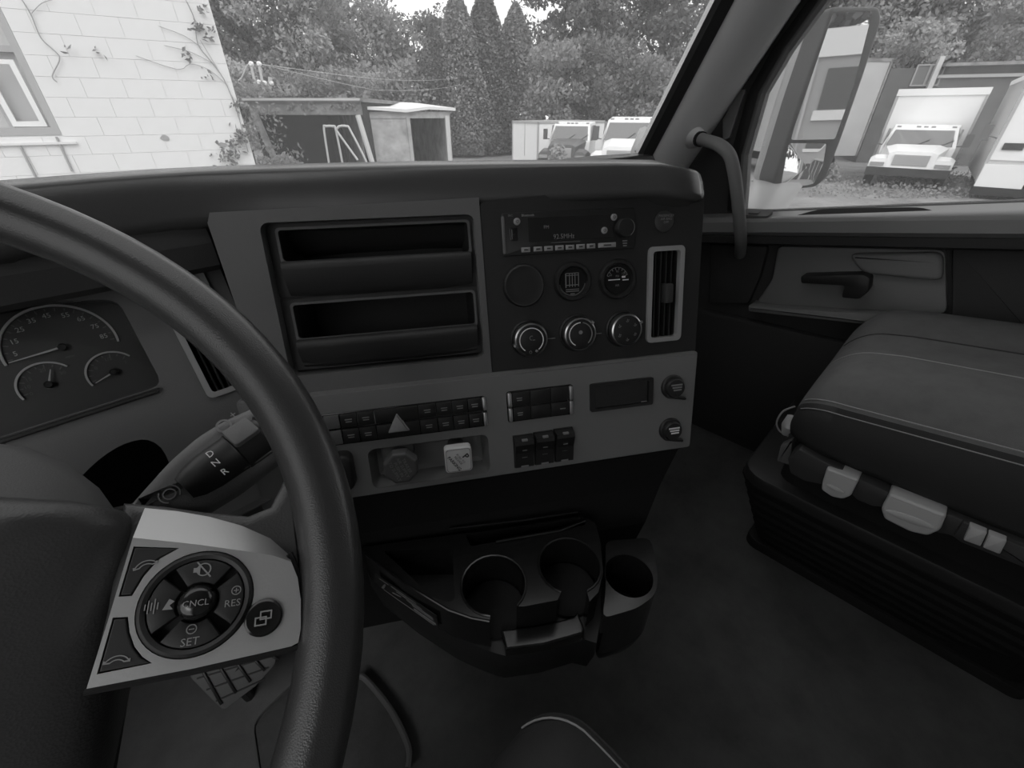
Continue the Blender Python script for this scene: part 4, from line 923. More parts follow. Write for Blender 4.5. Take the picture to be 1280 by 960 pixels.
m = MB(); m.slab(HF, rnd(zp([(-40, 1010), (60, 800), (200, 780), (380, 800), (430, 838), (366, 856), (318, 904), (330, 985)], .0), .02), 0, .008, .003); tag(m.build('floor_mat', M['mat']), 'grey textured floor mat in the driver footwell under the pedal', 'mat')
m = MB(); m.slab(HF, rnd(zp([(366, 858), (440, 846), (456, 846), (490, 890), (511, 934), (504, 985), (332, 1000), (318, 906)], .02), .01), 0, .022, .005); hp_ = m.build('heel_pad', M['heel']); tag(hp_, 'dark heel pad with raised pale right edge beside the driver floor mat', 'mat')
m = MB(); m.tube(smooth([on_z(x, y, .026) for x, y in ((447, 845), (456, 848), (474, 868), (492, 893), (511, 934), (510, 960))], 4), .006, 8); m.build('raised_edge', M['mat'], hp_)

# ================================================================== OUTSIDE MIRROR
MO = EYE + ray(1030, 120) * 1.32
mn = Vector((-.60, -.80, .03)).normalized(); mu = Vector((.80, -.60, 0)); mv = mu.cross(mn) * -1
if mv.z < 0: mv = -mv
MF = Fr(MO, mu, mv, mn)
mir = thing('side_mirror', on_x(985, 240, 1.62), 'tall dark side mirror with lower convex glass outside the passenger window', 'mirror')
def mp(pts, c=0): return [MF.px(x, y, c) for x, y in pts]
ho = rnd(mp([(1040, 8), (1099, 8), (1102, 25), (1079, 95), (1052, 172), (1033, 222), (1020, 234), (972, 238), (966, 226), (1000, 120)]), .015)
m = MB(); m.slab(MF, ho, -.075, .004, .010, 3); m.build('housing', M['mirror_shell'], mir, 60)
m = MB(); secs = []
for c_, d in ((-.074, .0), (-.10, .004), (-.13, .014), (-.15, .032), (-.155, .05)): secs.append([MF.p(a, b, c_) for a, b in offset(ccw(ho), d)])
m.loft(secs); m.build('back_shell', M['mirror_pale'], mir, 60)
gl = rnd(mp([(1041, 16), (1089, 14), (1086, 30), (1066, 109), (1043, 174), (988, 175), (992, 160)], .004), .008)
m = MB(); m.slab(MF, gl, .002, .006); m.build('mirror_glass', M['mirror'], mir)
cv = rnd(mp([(986, 179), (1033, 179), (1029, 205), (1018, 229), (1008, 232), (976, 232)], .004), .008); cvc = (sum(p[0] for p in cv) / len(cv), sum(p[1] for p in cv) / len(cv))
m = MB(); cen = len(cv); secs = []
for s_ in (1, .8, .6, .4, .2, .02): secs.append([MF.p(cvc[0] + (a - cvc[0]) * s_, cvc[1] + (b - cvc[1]) * s_, .004 + .0022 * (1 - s_ * s_)) for a, b in ccw(cv)])
m.loft(secs); m.build('convex_glass', M['mirror'], mir, 60)
m = MB(); secs = []
for t_, r_ in ((0, .05), (.35, .045), (1, .05)):
    c_ = Vector((1.41, .44, .70)).lerp(MF.p(*mp([(985, 236)])[0], -.06) + Vector((0, 0, .01)), t_); secs.append([c_ + Vector((0, r_ * 1.6 * math.cos(R(a)), r_ * .55 * math.sin(R(a)))) for a in range(0, 360, 30)])
m.loft(secs); m.build('mirror_arm', M['mirror_pale'], mir, 60)
# paper sticker on the windshield corner
a = Vector((1.165, .0, .0)); sx0 = [on_x(x, y, 1.16) for x, y in ((790, 192), (800, 158), (818, 160), (810, 195))]
o_ = on_y(803, 178, .73); stn = Vector((-.25, -.9, .35)).normalized(); STF = Fr(o_, stn.cross(Vector((0, 0, 1))) * -1, (0, 0, 1), stn); STF.v = STF.n.cross(STF.u).normalized()
st = thing('windshield_sticker', o_, 'white paper sticker in the lower corner of the windshield', 'sticker')
pp = [STF.px(x, y) for x, y in ((787, 191), (800, 160), (806, 158), (820, 163), (815, 172), (802, 195))]
m = MB(); m.slab(STF, pp, 0, .0008); m.build('paper', mat('sticker_paper', .75, .7), st)
m = MB()
for x0_, y0_, x1_, y1_ in ((805, 168, 807, 172), (808, 169, 810, 173), (793, 188, 803, 190), (798, 180, 806, 182)):
    c0_, c1_ = STF.px(x0_, y0_), STF.px(x1_, y1_); m.box(STF, min(c0_[0], c1_[0]), max(c0_[0], c1_[0]) + .001, min(c0_[1], c1_[1]), max(c0_[1], c1_[1]), .0006, .0012)
tag(m.build('legend', M['print_dim'], st), kind='stuff')
# ================================================================== OUTDOORS
GZ = -1.25
M['asphalt'] = mat('worn_gravel_asphalt', .22, .9, spec=.2, bump=.8, bscale=30, var=.3, vscale=1.2)
M['leaf_a'] = mat('leaf_mid', .32, .6, spec=.3); M['leaf_b'] = mat('leaf_dark', .22, .6, spec=.3); M['leaf_c'] = mat('leaf_pale', .42, .6, spec=.3)
for k_ in 'abc':
    b_ = M['leaf_' + k_].node_tree.nodes['Principled BSDF']
    nt_ = M['leaf_' + k_].node_tree; tr_ = nt_.nodes.new('ShaderNodeBsdfTranslucent'); gcol = b_.inputs['Base Color'].default_value[0]; tr_.inputs[0].default_value = (gcol,) * 3 + (1,)
    mx_ = nt_.nodes.new('ShaderNodeMixShader'); mx_.inputs[0].default_value = .35; nt_.links.new(b_.outputs[0], mx_.inputs[1]); nt_.links.new(tr_.outputs[0], mx_.inputs[2]); nt_.links.new(mx_.outputs[0], nt_.nodes['Material Output'].inputs[0])
M['bark'] = mat('bark', .09, .9, var=.3, vscale=6)
M['truck_white'] = mat('truck_white_paint', .88, .35, spec=.5); M['truck_grey'] = mat('trailer_grey', .42, .6, var=.1, vscale=1.5); M['truck_dark'] = mat('truck_dark_paint', .10, .4)
M['tyre'] = mat('tyre_rubber', .02, .85); M['wheel_white'] = mat('wheel_disc', .6, .5); M['truck_glass'] = mat('truck_glass', .18, .12, spec=.8); M['bumper'] = mat('bumper_grey', .035, .5); M['grille'] = mat('grille_silver', .45, .4); M['lamp'] = mat('lamp_glass', .35, .2)
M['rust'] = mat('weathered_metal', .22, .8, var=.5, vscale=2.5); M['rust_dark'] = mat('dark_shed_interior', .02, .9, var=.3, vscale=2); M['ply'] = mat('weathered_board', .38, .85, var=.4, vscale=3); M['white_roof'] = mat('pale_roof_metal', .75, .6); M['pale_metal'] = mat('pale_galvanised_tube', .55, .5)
M['brick_far'] = mat('far_brown_wall', .12, .9, var=.2, vscale=2); M['far_grey'] = mat('far_grey_door', .33, .8); M['win_frame'] = mat('weathered_window_frame', .38, .8); M['win_pane'] = mat('dusty_pane', .5, .35)
m = MB(); m.box(W, -40, 90, -40, 90, GZ - .2, GZ); struct('ground', m, M['asphalt'])
# ---- white block building
wa = R(101.6); wl = -Vector((math.sin(wa), math.cos(wa), 0)); cb = EYE + ray(315, 190) * 6.3
BF = Fr((cb.x, cb.y, GZ), wl, (0, 0, 1), Vector((-math.cos(wa), math.sin(wa), 0)) * -1)
if BF.n.dot(Vector((0, -1, 0))) < 0: BF.n = -BF.n
bld = thing('block_building', BF.o, 'white painted block building with a metal window left of the sheds', 'building')
wu0, wu1, wz0, wz1 = 2.0, 3.2, .77 - GZ, 2.37 - GZ
m = MB(); m.plate(BF, [(0, 0), (5.2, 0), (5.2, 5.0), (0, 5.0)], [[(wu0, wz0), (wu1, wz0), (wu1, wz1), (wu0, wz1)]], -.25, -.006); m.box(BF, 0, .25, 0, 5.0, -6, -.25); m.box(BF, .0, 5.2, 4.9, 5.0, -6, -.2); m.build('wall_core', M['mortar'], bld)
full_me = half_me = None
def block_mesh(L):
    k = MB(); k.slab(W, rr(.0012, L - .0012, .0012, .1988, 0), 0, .009, .0012, 1); o = k.build('block', M['white_wall']); me = o.data; bpy.data.objects.remove(o); return me
bm_ = {}
basis = Matrix(((BF.u.x, BF.v.x, BF.n.x, 0), (BF.u.y, BF.v.y, BF.n.y, 0), (BF.u.z, BF.v.z, BF.n.z, 0), (0, 0, 0, 1)))
def put_block(u0, u1, z0):
    L = round(u1 - u0, 3)
    if L < .03: return
    if L not in bm_: bm_[L] = block_mesh(L)
    o = bpy.data.objects.new('block', bm_[L]); COL.objects.link(o); o.parent = bld
    o.matrix_world = Matrix.Translation(BF.p(u0, z0, -.006 + random.uniform(-.0015, .0015))) @ basis
    o.matrix_parent_inverse = Matrix.Translation(-bld.location); o.matrix_basis = Matrix.Translation(BF.p(u0, z0, -.006 + random.uniform(-.0008, .0008))) @ basis
for rw in range(25):
    z0 = rw * .2; u = -.2 if rw % 2 else 0
    while u < 4.4:
        a, b = max(u, 0), u + .4
        if z0 + .2 > wz0 + .01 and z0 < wz1 - .01:
            if b <= wu0 + .01 or a >= wu1 - .01: put_block(a, b, z0)
            else:
                if a < wu0: put_block(a, wu0, z0)
                if b > wu1: put_block(wu1, b, z0)
        else: put_block(a, b, z0)
        u += .4
# window
def bpart(name, mt, parent=bld): 
    return lambda mb: mb.build(name, M[mt], parent)
m = MB(); m.plate(BF, [(wu0, wz0), (wu1, wz0), (wu1, wz1), (wu0, wz1)], [[(wu0 + .07, wz0 + .08), (wu1 - .07, wz0 + .08), (wu1 - .07, wz1 - .07), (wu0 + .07, wz1 - .07)]], -.16, .005); wn_ = m.build('window', M['win_frame'], bld)
m = MB(); m.box(BF, wu0 + .07, wu1 - .07, wz0 + .08, wz1 - .07, -.15, -.14); m.build('window_pane', M['win_pane'], wn_)
m = MB(); m.box(BF, wu0 + .07, wu1 - .07, wz0 + .80, wz0 + .86, -.14, -.06); m.box(BF, wu0 + .40, wu0 + .44, wz0 + .08, wz1 - .07, -.14, -.06); m.build('window_bar', M['win_frame'], wn_)
sf = BF.at(wu0 + .10, wz0 + .09, -.05); m = MB(); m.plate(Fr(sf.o, sf.u, sf.v * .95 + sf.n * .12), [(0, 0), (.30, 0), (.30, .64), (0, .64)], [[(.05, .05), (.25, .05), (.25, .6), (.05, .6)]], -.015, .015); m.build('open_sash', M['truck_white'], wn_)
m = MB(); m.box(BF, wu0 - .10, wu1 + .1, wz0 - .10, wz0 - .075, -.02, .035); m.build('window_sill', M['mortar'], wn_)
for u_, z1_, z0_ in ((2.06, wz0 - .02, wz0 - .40), (2.42, wz0 - .10, wz0 - .45)):
    m = MB(); m.tube([BF.p(u_, z1_, .02), BF.p(u_ + .01, z0_, .02)], .012, 8); m.build('wall_conduit', M['stain'], bld)
for u_, z_, r_ in ((.98, 1.96, .055), (.34, 1.86, .05), (.36, 1.55, .04)):
    m = MB(); m.slab(BF, [(u_ + r_ * random.uniform(.7, 1.2) * math.cos(a / 10 * 6.283), z_ + r_ * random.uniform(.5, .9) * math.sin(a / 10 * 6.283)) for a in range(10)], .0, .0105); m.build('paint_patch', M['stain'], bld)
# ---- vine
def leaf_mesh(name, pts, size, mt, rnd_=1.0, up=.3):
    vs, fs = [], []
    for p in pts:
        d = Vector((random.gauss(0, 1), random.gauss(0, 1), random.gauss(0, 1) + up)).normalized(); e = d.orthogonal().normalized(); e = Matrix.Rotation(random.uniform(0, 6.28), 3, d) @ e; g_ = d.cross(e)
        s = size * random.uniform(.6, 1.35); k = len(vs)
        vs += [p - e * s * .55, p + g_ * s * .32 + d * s * .1, p + e * s * .6, p - g_ * s * .32 + d * s * .1]; fs += [(k, k + 1, k + 2, k + 3)]
    me = bpy.data.meshes.new(name); me.from_pydata([tuple(v) for v in vs], [], fs); me.materials.append(mt); return me
def vine(label, trunk_px, branches, leaves):
    pts = [BF.p(*BF.px(x, y), .03) for x, y in trunk_px]; v = thing('wall_vine', pts[0], label, 'vine')
    m = MB(); m.tube(smooth(pts, 4), .006, 6); m.build('stem', M['stain'], v)
    for b in branches: m = MB(); m.tube(smooth([BF.p(*BF.px(x, y), .025) for x, y in b], 3), .0035, 5); m.build('branch', M['stain'], v)
    lp = []
    for x, y, s, n in leaves:
        for i in range(n): u_, z_ = BF.px(x + random.gauss(0, s), y + random.gauss(0, s)); lp.append(BF.p(u_, z_, .02 + random.random() * .06))
    tag(obj('foliage', leaf_mesh('foliage', lp, .06, M['leaf_b']), v), kind='stuff')
vine('leafy vine climbing the white wall corner beside the sheds', [(310, 190), (296, 140), (280, 100), (262, 75), (247, 55), (243, 25), (232, 0)], [[(285, 108), (262, 88), (238, 80), (222, 87), (170, 70)], [(270, 82), (240, 66), (205, 57)], [(252, 60), (230, 45), (198, 33)], [(280, 100), (262, 70), (250, 50)], [(300, 150), (290, 120)]], [(246, 35, 4, 18), (236, 70, 5, 10), (300, 170, 8, 70), (285, 195, 10, 70), (296, 130, 5, 16), (258, 95, 4, 8), (252, 15, 4, 10), (262, 40, 5, 14)])
vine('bare thin vine stem high on the white wall above the window', [(72, 103), (66, 95), (75, 75), (70, 65), (52, 48), (40, 20), (28, 0)], [[(40, 17), (52, 5), (66, 0)]], [(120, 62, 8, 4), (90, 62, 6, 3)])
# ---- open shed units
def frame_line(a, b): d = Vector((b.x - a.x, b.y - a.y, 0)); L = d.length; d.normalize(); n = Vector((d.y, -d.x, 0)); n = n if n.dot(-Vector((a.x, a.y, 0))) > 0 else -n; return Fr((a.x, a.y, GZ), d, (0, 0, 1), n), L
a, b = EYE + ray(310, 124) * 11, EYE + ray(450, 124) * 11; F1, L1 = frame_line(a, b); H1 = a.z - GZ
s1 = thing('open_shed', F1.p(L1 / 2, 0), 'dark open-fronted metal shed with overgrown roof beam next to white wall', 'shed')
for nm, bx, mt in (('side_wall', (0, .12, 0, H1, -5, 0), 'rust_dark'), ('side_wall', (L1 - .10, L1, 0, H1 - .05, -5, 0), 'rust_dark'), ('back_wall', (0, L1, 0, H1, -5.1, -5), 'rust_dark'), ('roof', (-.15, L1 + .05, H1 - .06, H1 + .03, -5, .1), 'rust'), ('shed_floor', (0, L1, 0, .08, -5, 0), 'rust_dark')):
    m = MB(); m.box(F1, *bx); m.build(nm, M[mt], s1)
m = MB(); m.box(F1, -.02, L1, H1 - .34, H1 - .06, -.06, .04); m.build('header_beam', M['rust'], s1)
m = MB(); m.box(F1, -.1, L1 + .02, H1 - .03, H1 + .015, .04, .12); m.build('gutter', M['pale_metal'], s1)
m = MB(); m.tube([F1.p(L1 - .10, H1 - .35, .08), F1.p(L1 + .32, 0, .25)], .07, 8); m.build('leaning_post', M['pale_metal'], s1)
m = MB(); m.tube([F1.p(.12, H1 - .3, .1), F1.p(.55, .3, .2)], .09, 8); m.build('leaning_plank', M['ply'], s1)
lp = [F1.p(random.uniform(.1, .9), H1 - .2 + random.gauss(0, .1) - 1.3 * random.random() ** 1.5, .2 + random.uniform(0, .3)) for i in range(150)] + [F1.p(random.uniform(.2, 1.4), .95 + random.gauss(0, .25), .3 + random.uniform(0, .5)) for i in range(260)] + [F1.p(random.uniform(-.3, 1.2), H1 + .1 + abs(random.gauss(0, .15)), -random.uniform(0, .6)) for i in range(220)] + [F1.p(random.uniform(.9, L1), H1 - .18 + random.gauss(0, .05), .08) for i in range(70)]
ov = obj('shed_creeper', leaf_mesh('shed_creeper', lp, .11, M['leaf_a'])); tag(ov, 'pale leafy creeper hanging over left end of open shed', 'creeper')
a, b = EYE + ray(447, 140) * 11.6, EYE + ray(562, 144) * 12.6; F2, L2_ = frame_line(a, b); H2 = (a.z + b.z) / 2 - GZ + .05
s2 = thing('board_shed', F2.p(L2_ / 2, 0), 'lower shed with pale roof, boarded left half and dark doorway', 'shed')
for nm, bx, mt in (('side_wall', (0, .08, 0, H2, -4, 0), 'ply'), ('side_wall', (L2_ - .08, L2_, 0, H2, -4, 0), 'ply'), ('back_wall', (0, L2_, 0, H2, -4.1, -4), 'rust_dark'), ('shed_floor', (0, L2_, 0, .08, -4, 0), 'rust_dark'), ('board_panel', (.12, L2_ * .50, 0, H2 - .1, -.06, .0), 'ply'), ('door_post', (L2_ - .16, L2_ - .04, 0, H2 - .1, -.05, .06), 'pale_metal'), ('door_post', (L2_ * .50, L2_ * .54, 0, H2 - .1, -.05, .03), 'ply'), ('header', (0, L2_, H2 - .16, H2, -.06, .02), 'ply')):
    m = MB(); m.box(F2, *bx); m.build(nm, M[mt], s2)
m = MB(); m.loft([[F2.p(x, H2 + s_ + .0, .12), F2.p(x, H2 + s_ + .07, .12), F2.p(x, H2 + s_ + .25, -4), F2.p(x, H2 + s_ + .15, -4)] for x, s_ in ((-.05, .06), (L2_ * .25, .02), (L2_ * .5, -.02), (L2_ * .75, .05), (L2_ + .15, .02))], smooth=False); m.build('roof', M['white_roof'], s2)
# ---- ladder rails in front of the open shed
lad = thing('ladder_rail', F1.p(L1 * .75, 0, .6), 'pair of pale bent tube ladder rails standing before the open shed', 'ladder'); LDF = F1.at(0, 0, .6)
for pts in ([(413, 215), (405, 162), (408, 158), (416, 158), (420, 163), (430, 215)], [(420, 163), (424, 158), (434, 158), (438, 163), (457, 200), (460, 212)], [(419, 161), (447, 200)]):
    m = MB(); m.tube(smooth([LDF.p(*LDF.px(x, y)) for x, y in pts], 3), .028, 8); m.build('rail', M['pale_metal'], lad)
# ---- service mast with wires
ms = thing('service_mast', F1.p(.3, H1, -.6), 'pale service mast with insulators on the overgrown shed roof', 'mast'); MSF = F1.at(0, 0, -.6)
for pts, r_ in (([(322, 118), (314, 82)], .035), ([(331, 118), (324, 82)], .035), ([(337, 112), (338, 97)], .05)):
    m = MB(); m.tube([MSF.p(*MSF.px(x, y)) for x, y in pts], r_, 8); m.build('mast_post', M['pale_metal'], ms)
for x, y in ((314, 80), (324, 80), (324, 103), (331, 104), (339, 104)):
    m = MB(); u_, z_ = MSF.px(x, y); m.lathe(MSF.at(u_, z_), [(.035, -.05), (.06, -.02), (.06, .02), (.035, .05)], 12, cap0=True); m.build('insulator', M['truck_white'], ms)
m = MB(); m.tube(smooth([MSF.p(*MSF.px(x, y)) for x, y in ((295, 103), (302, 97), (309, 82), (314, 80))], 4), .02, 6); m.build('drop_cable', M['pale_metal'], ms)
p0 = MSF.p(*MSF.px(325, 80)); p1 = EYE + ray(600, 92) * 26
for i, dz in enumerate((0, -.35)):
    m = MB(); m.tube([p0.lerp(p1, t_ / 10) + Vector((0, 0, dz * min(1, t_ / 3) - .35 * math.sin(math.pi * t_ / 10))) for t_ in range(11)], .007, 5); m.build('wire', M['pale_metal'], ms)
# ---- vehicles
def wheel(parent, fr, r=.48, w_=.28, disc='wheel_white'):
    k = MB(); k.lathe(fr, [(r * .55, -w_ / 2), (r * .95, -w_ / 2), (r, -w_ * .3), (r, w_ * .3), (r * .95, w_ / 2), (r * .6, w_ / 2), (r * .55, w_ * .35)], 28, cap1=True, cap0=True); o = k.build('wheel', M['tyre'], parent)
    k = MB(); k.lathe(fr, [(r * .58, w_ * .36), (r * .58, w_ * .48), (r * .5, w_ * .40), (r * .2, w_ * .30), (r * .18, w_ * .45), (.01, w_ * .46)], 24); k.build('wheel_disc', M[disc], o)
def truck(pos, yaw, label, hood='truck_white', cabm='truck_white', box=True, sc_=1.0, boxw=1.22, boxh=2.05, name='box_truck', boxm='truck_white', group=None, bumper='bumper', wx=1.0):
    """pos: ground point under front bumper centre; yaw: heading of the nose from +X, counterclockwise"""
    f = Vector((math.cos(yaw), math.sin(yaw), 0)); F = Fr(pos, Vector((-f.y, f.x, 0)), (0, 0, 1), f)   # u: to the truck's left, v up, n forward
    F.u = F.u * wx
    s = sc_
    root = thing(name, pos, label, 'truck', group)
    def B(nm, mt, *b, parent=root): k = MB(); k.box(F, *[q * s for q in b]); return k.build(nm, M[mt], parent)
    def Lf(nm, mt, secs, parent=root, sm=False): k = MB(); k.loft([[F.p(a * s, b * s, c * s) for a, b, c in q] for q in secs], smooth=sm); return k.build(nm, M[mt], parent)
    B('bumper', bumper, -1.13, 1.13, .50, .80, -.12, .05)
    for x in (-.55, .35, .62): k = MB(); k.box(F, (x - .08) * s, (x + .08) * s, .66 * s, .72 * s, .04 * s, .056 * s); k.build('bumper_slot', M['tyre'], root)
    Lf('hood', hood, [[(-.62, .80, -.05), (.62, .80, -.05), (.66, 1.32, -.12), (.45, 1.40, -.14), (-.45, 1.40, -.14), (-.66, 1.32, -.12)], [(-.72, .80, -1.35), (.72, .80, -1.35), (.86, 1.50, -1.35), (.60, 1.60, -1.35), (-.60, 1.60, -1.35), (-.86, 1.50, -1.35)]])
    for sd in (-1, 1):
        Lf('fender', hood, [[(sd * .60, .78, -.06), (sd * 1.13, .78, -.10), (sd * 1.13, 1.02, -.12), (sd * 1.0, 1.12, -.15), (sd * .64, 1.12, -.12)], [(sd * .60, .95, -.55), (sd * 1.15, .95, -.55), (sd * 1.15, 1.12, -.55), (sd * 1.02, 1.22, -.55), (sd * .66, 1.25, -.55)], [(sd * .66, .80, -1.30), (sd * 1.12, .80, -1.30), (sd * 1.12, 1.0, -1.30), (sd * 1.0, 1.10, -1.30), (sd * .7, 1.15, -1.30)]])
        hl = B('headlight', 'lamp', *( (.68, 1.08) if sd > 0 else (-1.08, -.68)), .84, .98, -.12, -.055)
        wheel(root, Fr(F.p(sd * 1.0 * s, .48 * s, -.75 * s), F.v, F.n, F.u * sd), .48 * s, .28 * s)
    gr = B('grille', 'grille', -.48, .48, .88, 1.28, -.15, -.045)
    for i in range(5): k = MB(); k.box(F, -.46 * s, .46 * s, (.92 + .07 * i) * s, (.945 + .07 * i) * s, -.05 * s, -.036 * s); k.build('grille_bar', M['truck_grey'], gr)
    cb_ = [[(-1.0, .75, -1.35), (1.0, .75, -1.35), (1.02, 1.5, -1.35), (.88, 2.20, -1.75), (-.88, 2.20, -1.75), (-1.02, 1.5, -1.35)], [(-1.02, .75, -2.7), (1.02, .75, -2.7), (1.02, 1.5, -2.7), (.92, 2.30, -2.7), (-.92, 2.30, -2.7), (-1.02, 1.5, -2.7)]]
    Lf('cab', cabm, cb_)
    def wp(x, t_): return ((x * (1.02 - .14 * t_)), 1.5 + .70 * t_, -1.35 - .40 * t_ + .012)
    k = MB(); k.loft([[F.p(*[q * s for q in wp(x, t_)]) for x, t_ in ((-.90, .06), (.90, .06), (.90, .88), (-.90, .88))], [F.p(*[q * s for q in (a, b, c + .012)]) for a, b, c in (wp(x, t_) for x, t_ in ((-.87, .08), (.87, .08), (.87, .86), (-.87, .86)))]], smooth=False); ws = k.build('windshield', M['truck_glass'], root)
    for x in (-.1, .55): k = MB(); k.tube([F.p(*[q * s for q in (x, 1.54, -1.34)]), F.p(*[q * s for q in (x + .35, 1.78, -1.46)])], .012 * s, 5); k.build('wiper', M['tyre'], ws)
    for x in (-.75, -.2, 0, .2, .75): k = MB(); k.box(F, (x - .06) * s, (x + .06) * s, 2.20 * s, 2.26 * s, -1.86 * s, -1.76 * s); k.build('marker_light', M['lamp'], root)
    for sd in (-1, 1):
        k = MB(); k.box(F, sd * 1.25 * s - .1 * s, sd * 1.25 * s + .1 * s, 1.55 * s, 2.0 * s, -1.5 * s, -1.42 * s); mo = k.build('door_mirror', M['truck_dark'], root)
        k = MB(); k.tube([F.p(sd * 1.0 * s, 1.55 * s, -1.6 * s), F.p(sd * 1.25 * s, 1.6 * s, -1.48 * s)], .02 * s, 5); k.build('mirror_bracket', M['truck_dark'], mo)
        k = MB(); k.loft([[F.p(sd * 1.025 * s, b * s, c * s) for b, c in ((1.52, -1.55), (1.52, -2.4), (2.15, -2.4), (2.15, -1.85))], [F.p(sd * .97 * s, b * s, c * s) for b, c in ((1.52, -1.55), (1.52, -2.4), (2.15, -2.4), (2.15, -1.85))]], smooth=False); k.build('side_window', M['truck_glass'], root)
    B('chassis', 'tyre', -.45, .45, .5, .78, -8.0, -.3)
    if box:
        bx = B('cargo_box', boxm, -boxw, boxw, .95, .95 + boxh, -8.0, -2.85)
        B('box_cap', boxm, -boxw - .03, boxw + .03, .95 + boxh - .22, .95 + boxh + .03, -3.2, -2.80, parent=bx)
        for sd in (-1, 1): B('corner_rail', 'truck_grey', *((sd * boxw - .05, sd * boxw + .03) if sd > 0 else (sd * boxw - .03, sd * boxw + .05)), .95, .95 + boxh - .22, -2.9, -2.82, parent=bx)
    for sd in (-1, 1): wheel(root, Fr(F.p(sd * 1.0 * s, .48 * s, -6.2 * s), F.v, F.n, F.u * sd), .48 * s, .28 * s)
    return root
pA = on_z(1122, 237, GZ); camdir = math.atan2(-pA.y, -pA.x)
truck(Vector((pA.x, pA.y, GZ)), camdir - R(1), 'white box truck facing the cab, beside the grey trailer', boxw=1.22, boxh=2.62, sc_=.82, wx=1.2)
pB, pB2 = on_z(1209, 247, GZ), on_z(1345, 258, GZ); F, L = frame_line(pB, pB2); H = (EYE + ray(1283, 98) * ((pB - EYE).dot(_fc) / ray(1283, 98).dot(_fc))).z - GZ
sv = thing('step_van', F.p(L / 2, 0), 'flat-fronted white step van cut off by the right edge of the view', 'truck')
F = Fr(F.o, F.u, F.v, F.n)
m = MB(); m.loft([[F.p(x, z, 0), F.p(x, z, -5.5)] for x, z in ((.0, .45), (.0, H), (L, H), (L, .45))] + [[F.p(0, .45, 0), F.p(0, .45, -5.5)]], smooth=False, closed=False, cap=False); m.box(F, .0, L, .45, H, -5.5, -.02); m.build('body', M['truck_white'], sv)
for nm, bx, mt in (('corner_trim', (-.03, .05, .45, H, -.06, .03), 'truck_grey'), ('skirt_panel', (.0, L * .45, .30, .95, 0, .10), 'truck_white'), ('bumper', (-.02, L, .12, .34, -.1, .12), 'tyre'), ('cowl_slot', (.18, .62, 1.32, 1.50, 0, .02), 'tyre'), ('front_seam', (L * .42, L * .44, .4, H * .8, 0, .02), 'truck_grey'), ('windshield', (L * .5, L * .97, 1.6, H * .9, 0, .03), 'truck_glass'), ('badge', (L * .46, L * .56, 1.15, 1.25, 0, .03), 'truck_grey'), ('belt_line', (.05, L, 1.02, 1.06, 0, .04), 'truck_grey'), ('roof_cap', (-.02, L, H - .1, H + .04, -5.5, .04), 'truck_white')):
    m = MB(); m.box(F, *bx); m.build(nm, M[mt], sv)
m = MB(); m.box(F, -.42, -.22, 1.55, 1.95, -.1, -.04); mo = m.build('door_mirror', M['truck_dark'], sv); m = MB(); m.tube([F.p(0, 1.6, -.06), F.p(-.3, 1.7, -.06)], .02, 5); m.build('mirror_bracket', M['truck_dark'], mo)
for x_, d_ in ((.3, 1.0), (L - .3, 1.0), (.3, 4.4)): wheel(sv, Fr(F.p(x_, .42, -d_), F.v, F.n, F.u * (-1 if x_ < 1 else 1)), .42, .26)
pC = EYE + ray(702, 170) * 16.5; truck(Vector((pC.x, pC.y, GZ)), math.atan2(-pC.y, -pC.x) - R(16), 'dark-hooded truck with pale cab between white trailer and white truck', hood='truck_dark', box=False, sc_=.84, name='work_truck')
pD = EYE + ray(777, 170) * 14.0; truck(Vector((pD.x, pD.y, GZ)), math.atan2(-pD.y, -pD.x) - R(10), 'white truck with rounded hood next to the windshield pillar', box=False, sc_=.92, name='work_truck')
def trailer(a, b, depth, top, label, mt, side='truck_grey', name='box_trailer'):
    F, L = frame_line(a, b); H = top - GZ; r = thing(name, F.p(L / 2, 0), label, 'trailer')
    k = MB(); k.box(F, 0, L, .85 if H > 2.5 else .22, H, -depth, 0); bo = k.build('body', M[mt], r)
    for x in (0, L): k = MB(); k.box(F, x - .03, x + .03, .85 if H > 2.5 else .22, H, -.04, .03); k.build('corner_post', M[side], r)
    k = MB(); k.box(F, -.03, L + .03, H - .06, H + .03, -depth, .03); k.build('roof_rail', M[side], r)
    k = MB(); k.box(F, L / 2 - .015, L / 2 + .015, .9 if H > 2.5 else .5, H - .1, 0, .015); k.build('door_seam', M[side], r)
    for x in (.25, L - .25):
        for d in (1.2, depth - 1.2): wheel(r, Fr(F.p(x, .45, -d), F.v, F.n, F.u * (1 if x > 1 else -1)), .45, .25)
    k = MB(); k.box(F, L / 2 - .3, L / 2 + .3, .45, .85, -depth, -.1); k.build('frame_rail', M['tyre'], r)
    return r
trailer(EYE + ray(641, 153) * 20.5, EYE + ray(673, 152) * 19.0, 4.0, .64, 'small white enclosed trailer beside the dark-hooded truck', 'truck_white')
# grey semi trailer behind the mirror
a = on_z(985, 226, GZ); c_ = on_z(1058, 225, GZ); F, L = frame_line(a, c_)
trailer(Vector((a.x, a.y, 0)), Vector((c_.x, c_.y, 0)), 9, 2.55, 'long grey semi trailer partly hidden behind the side mirror', 'truck_grey', 'rust')
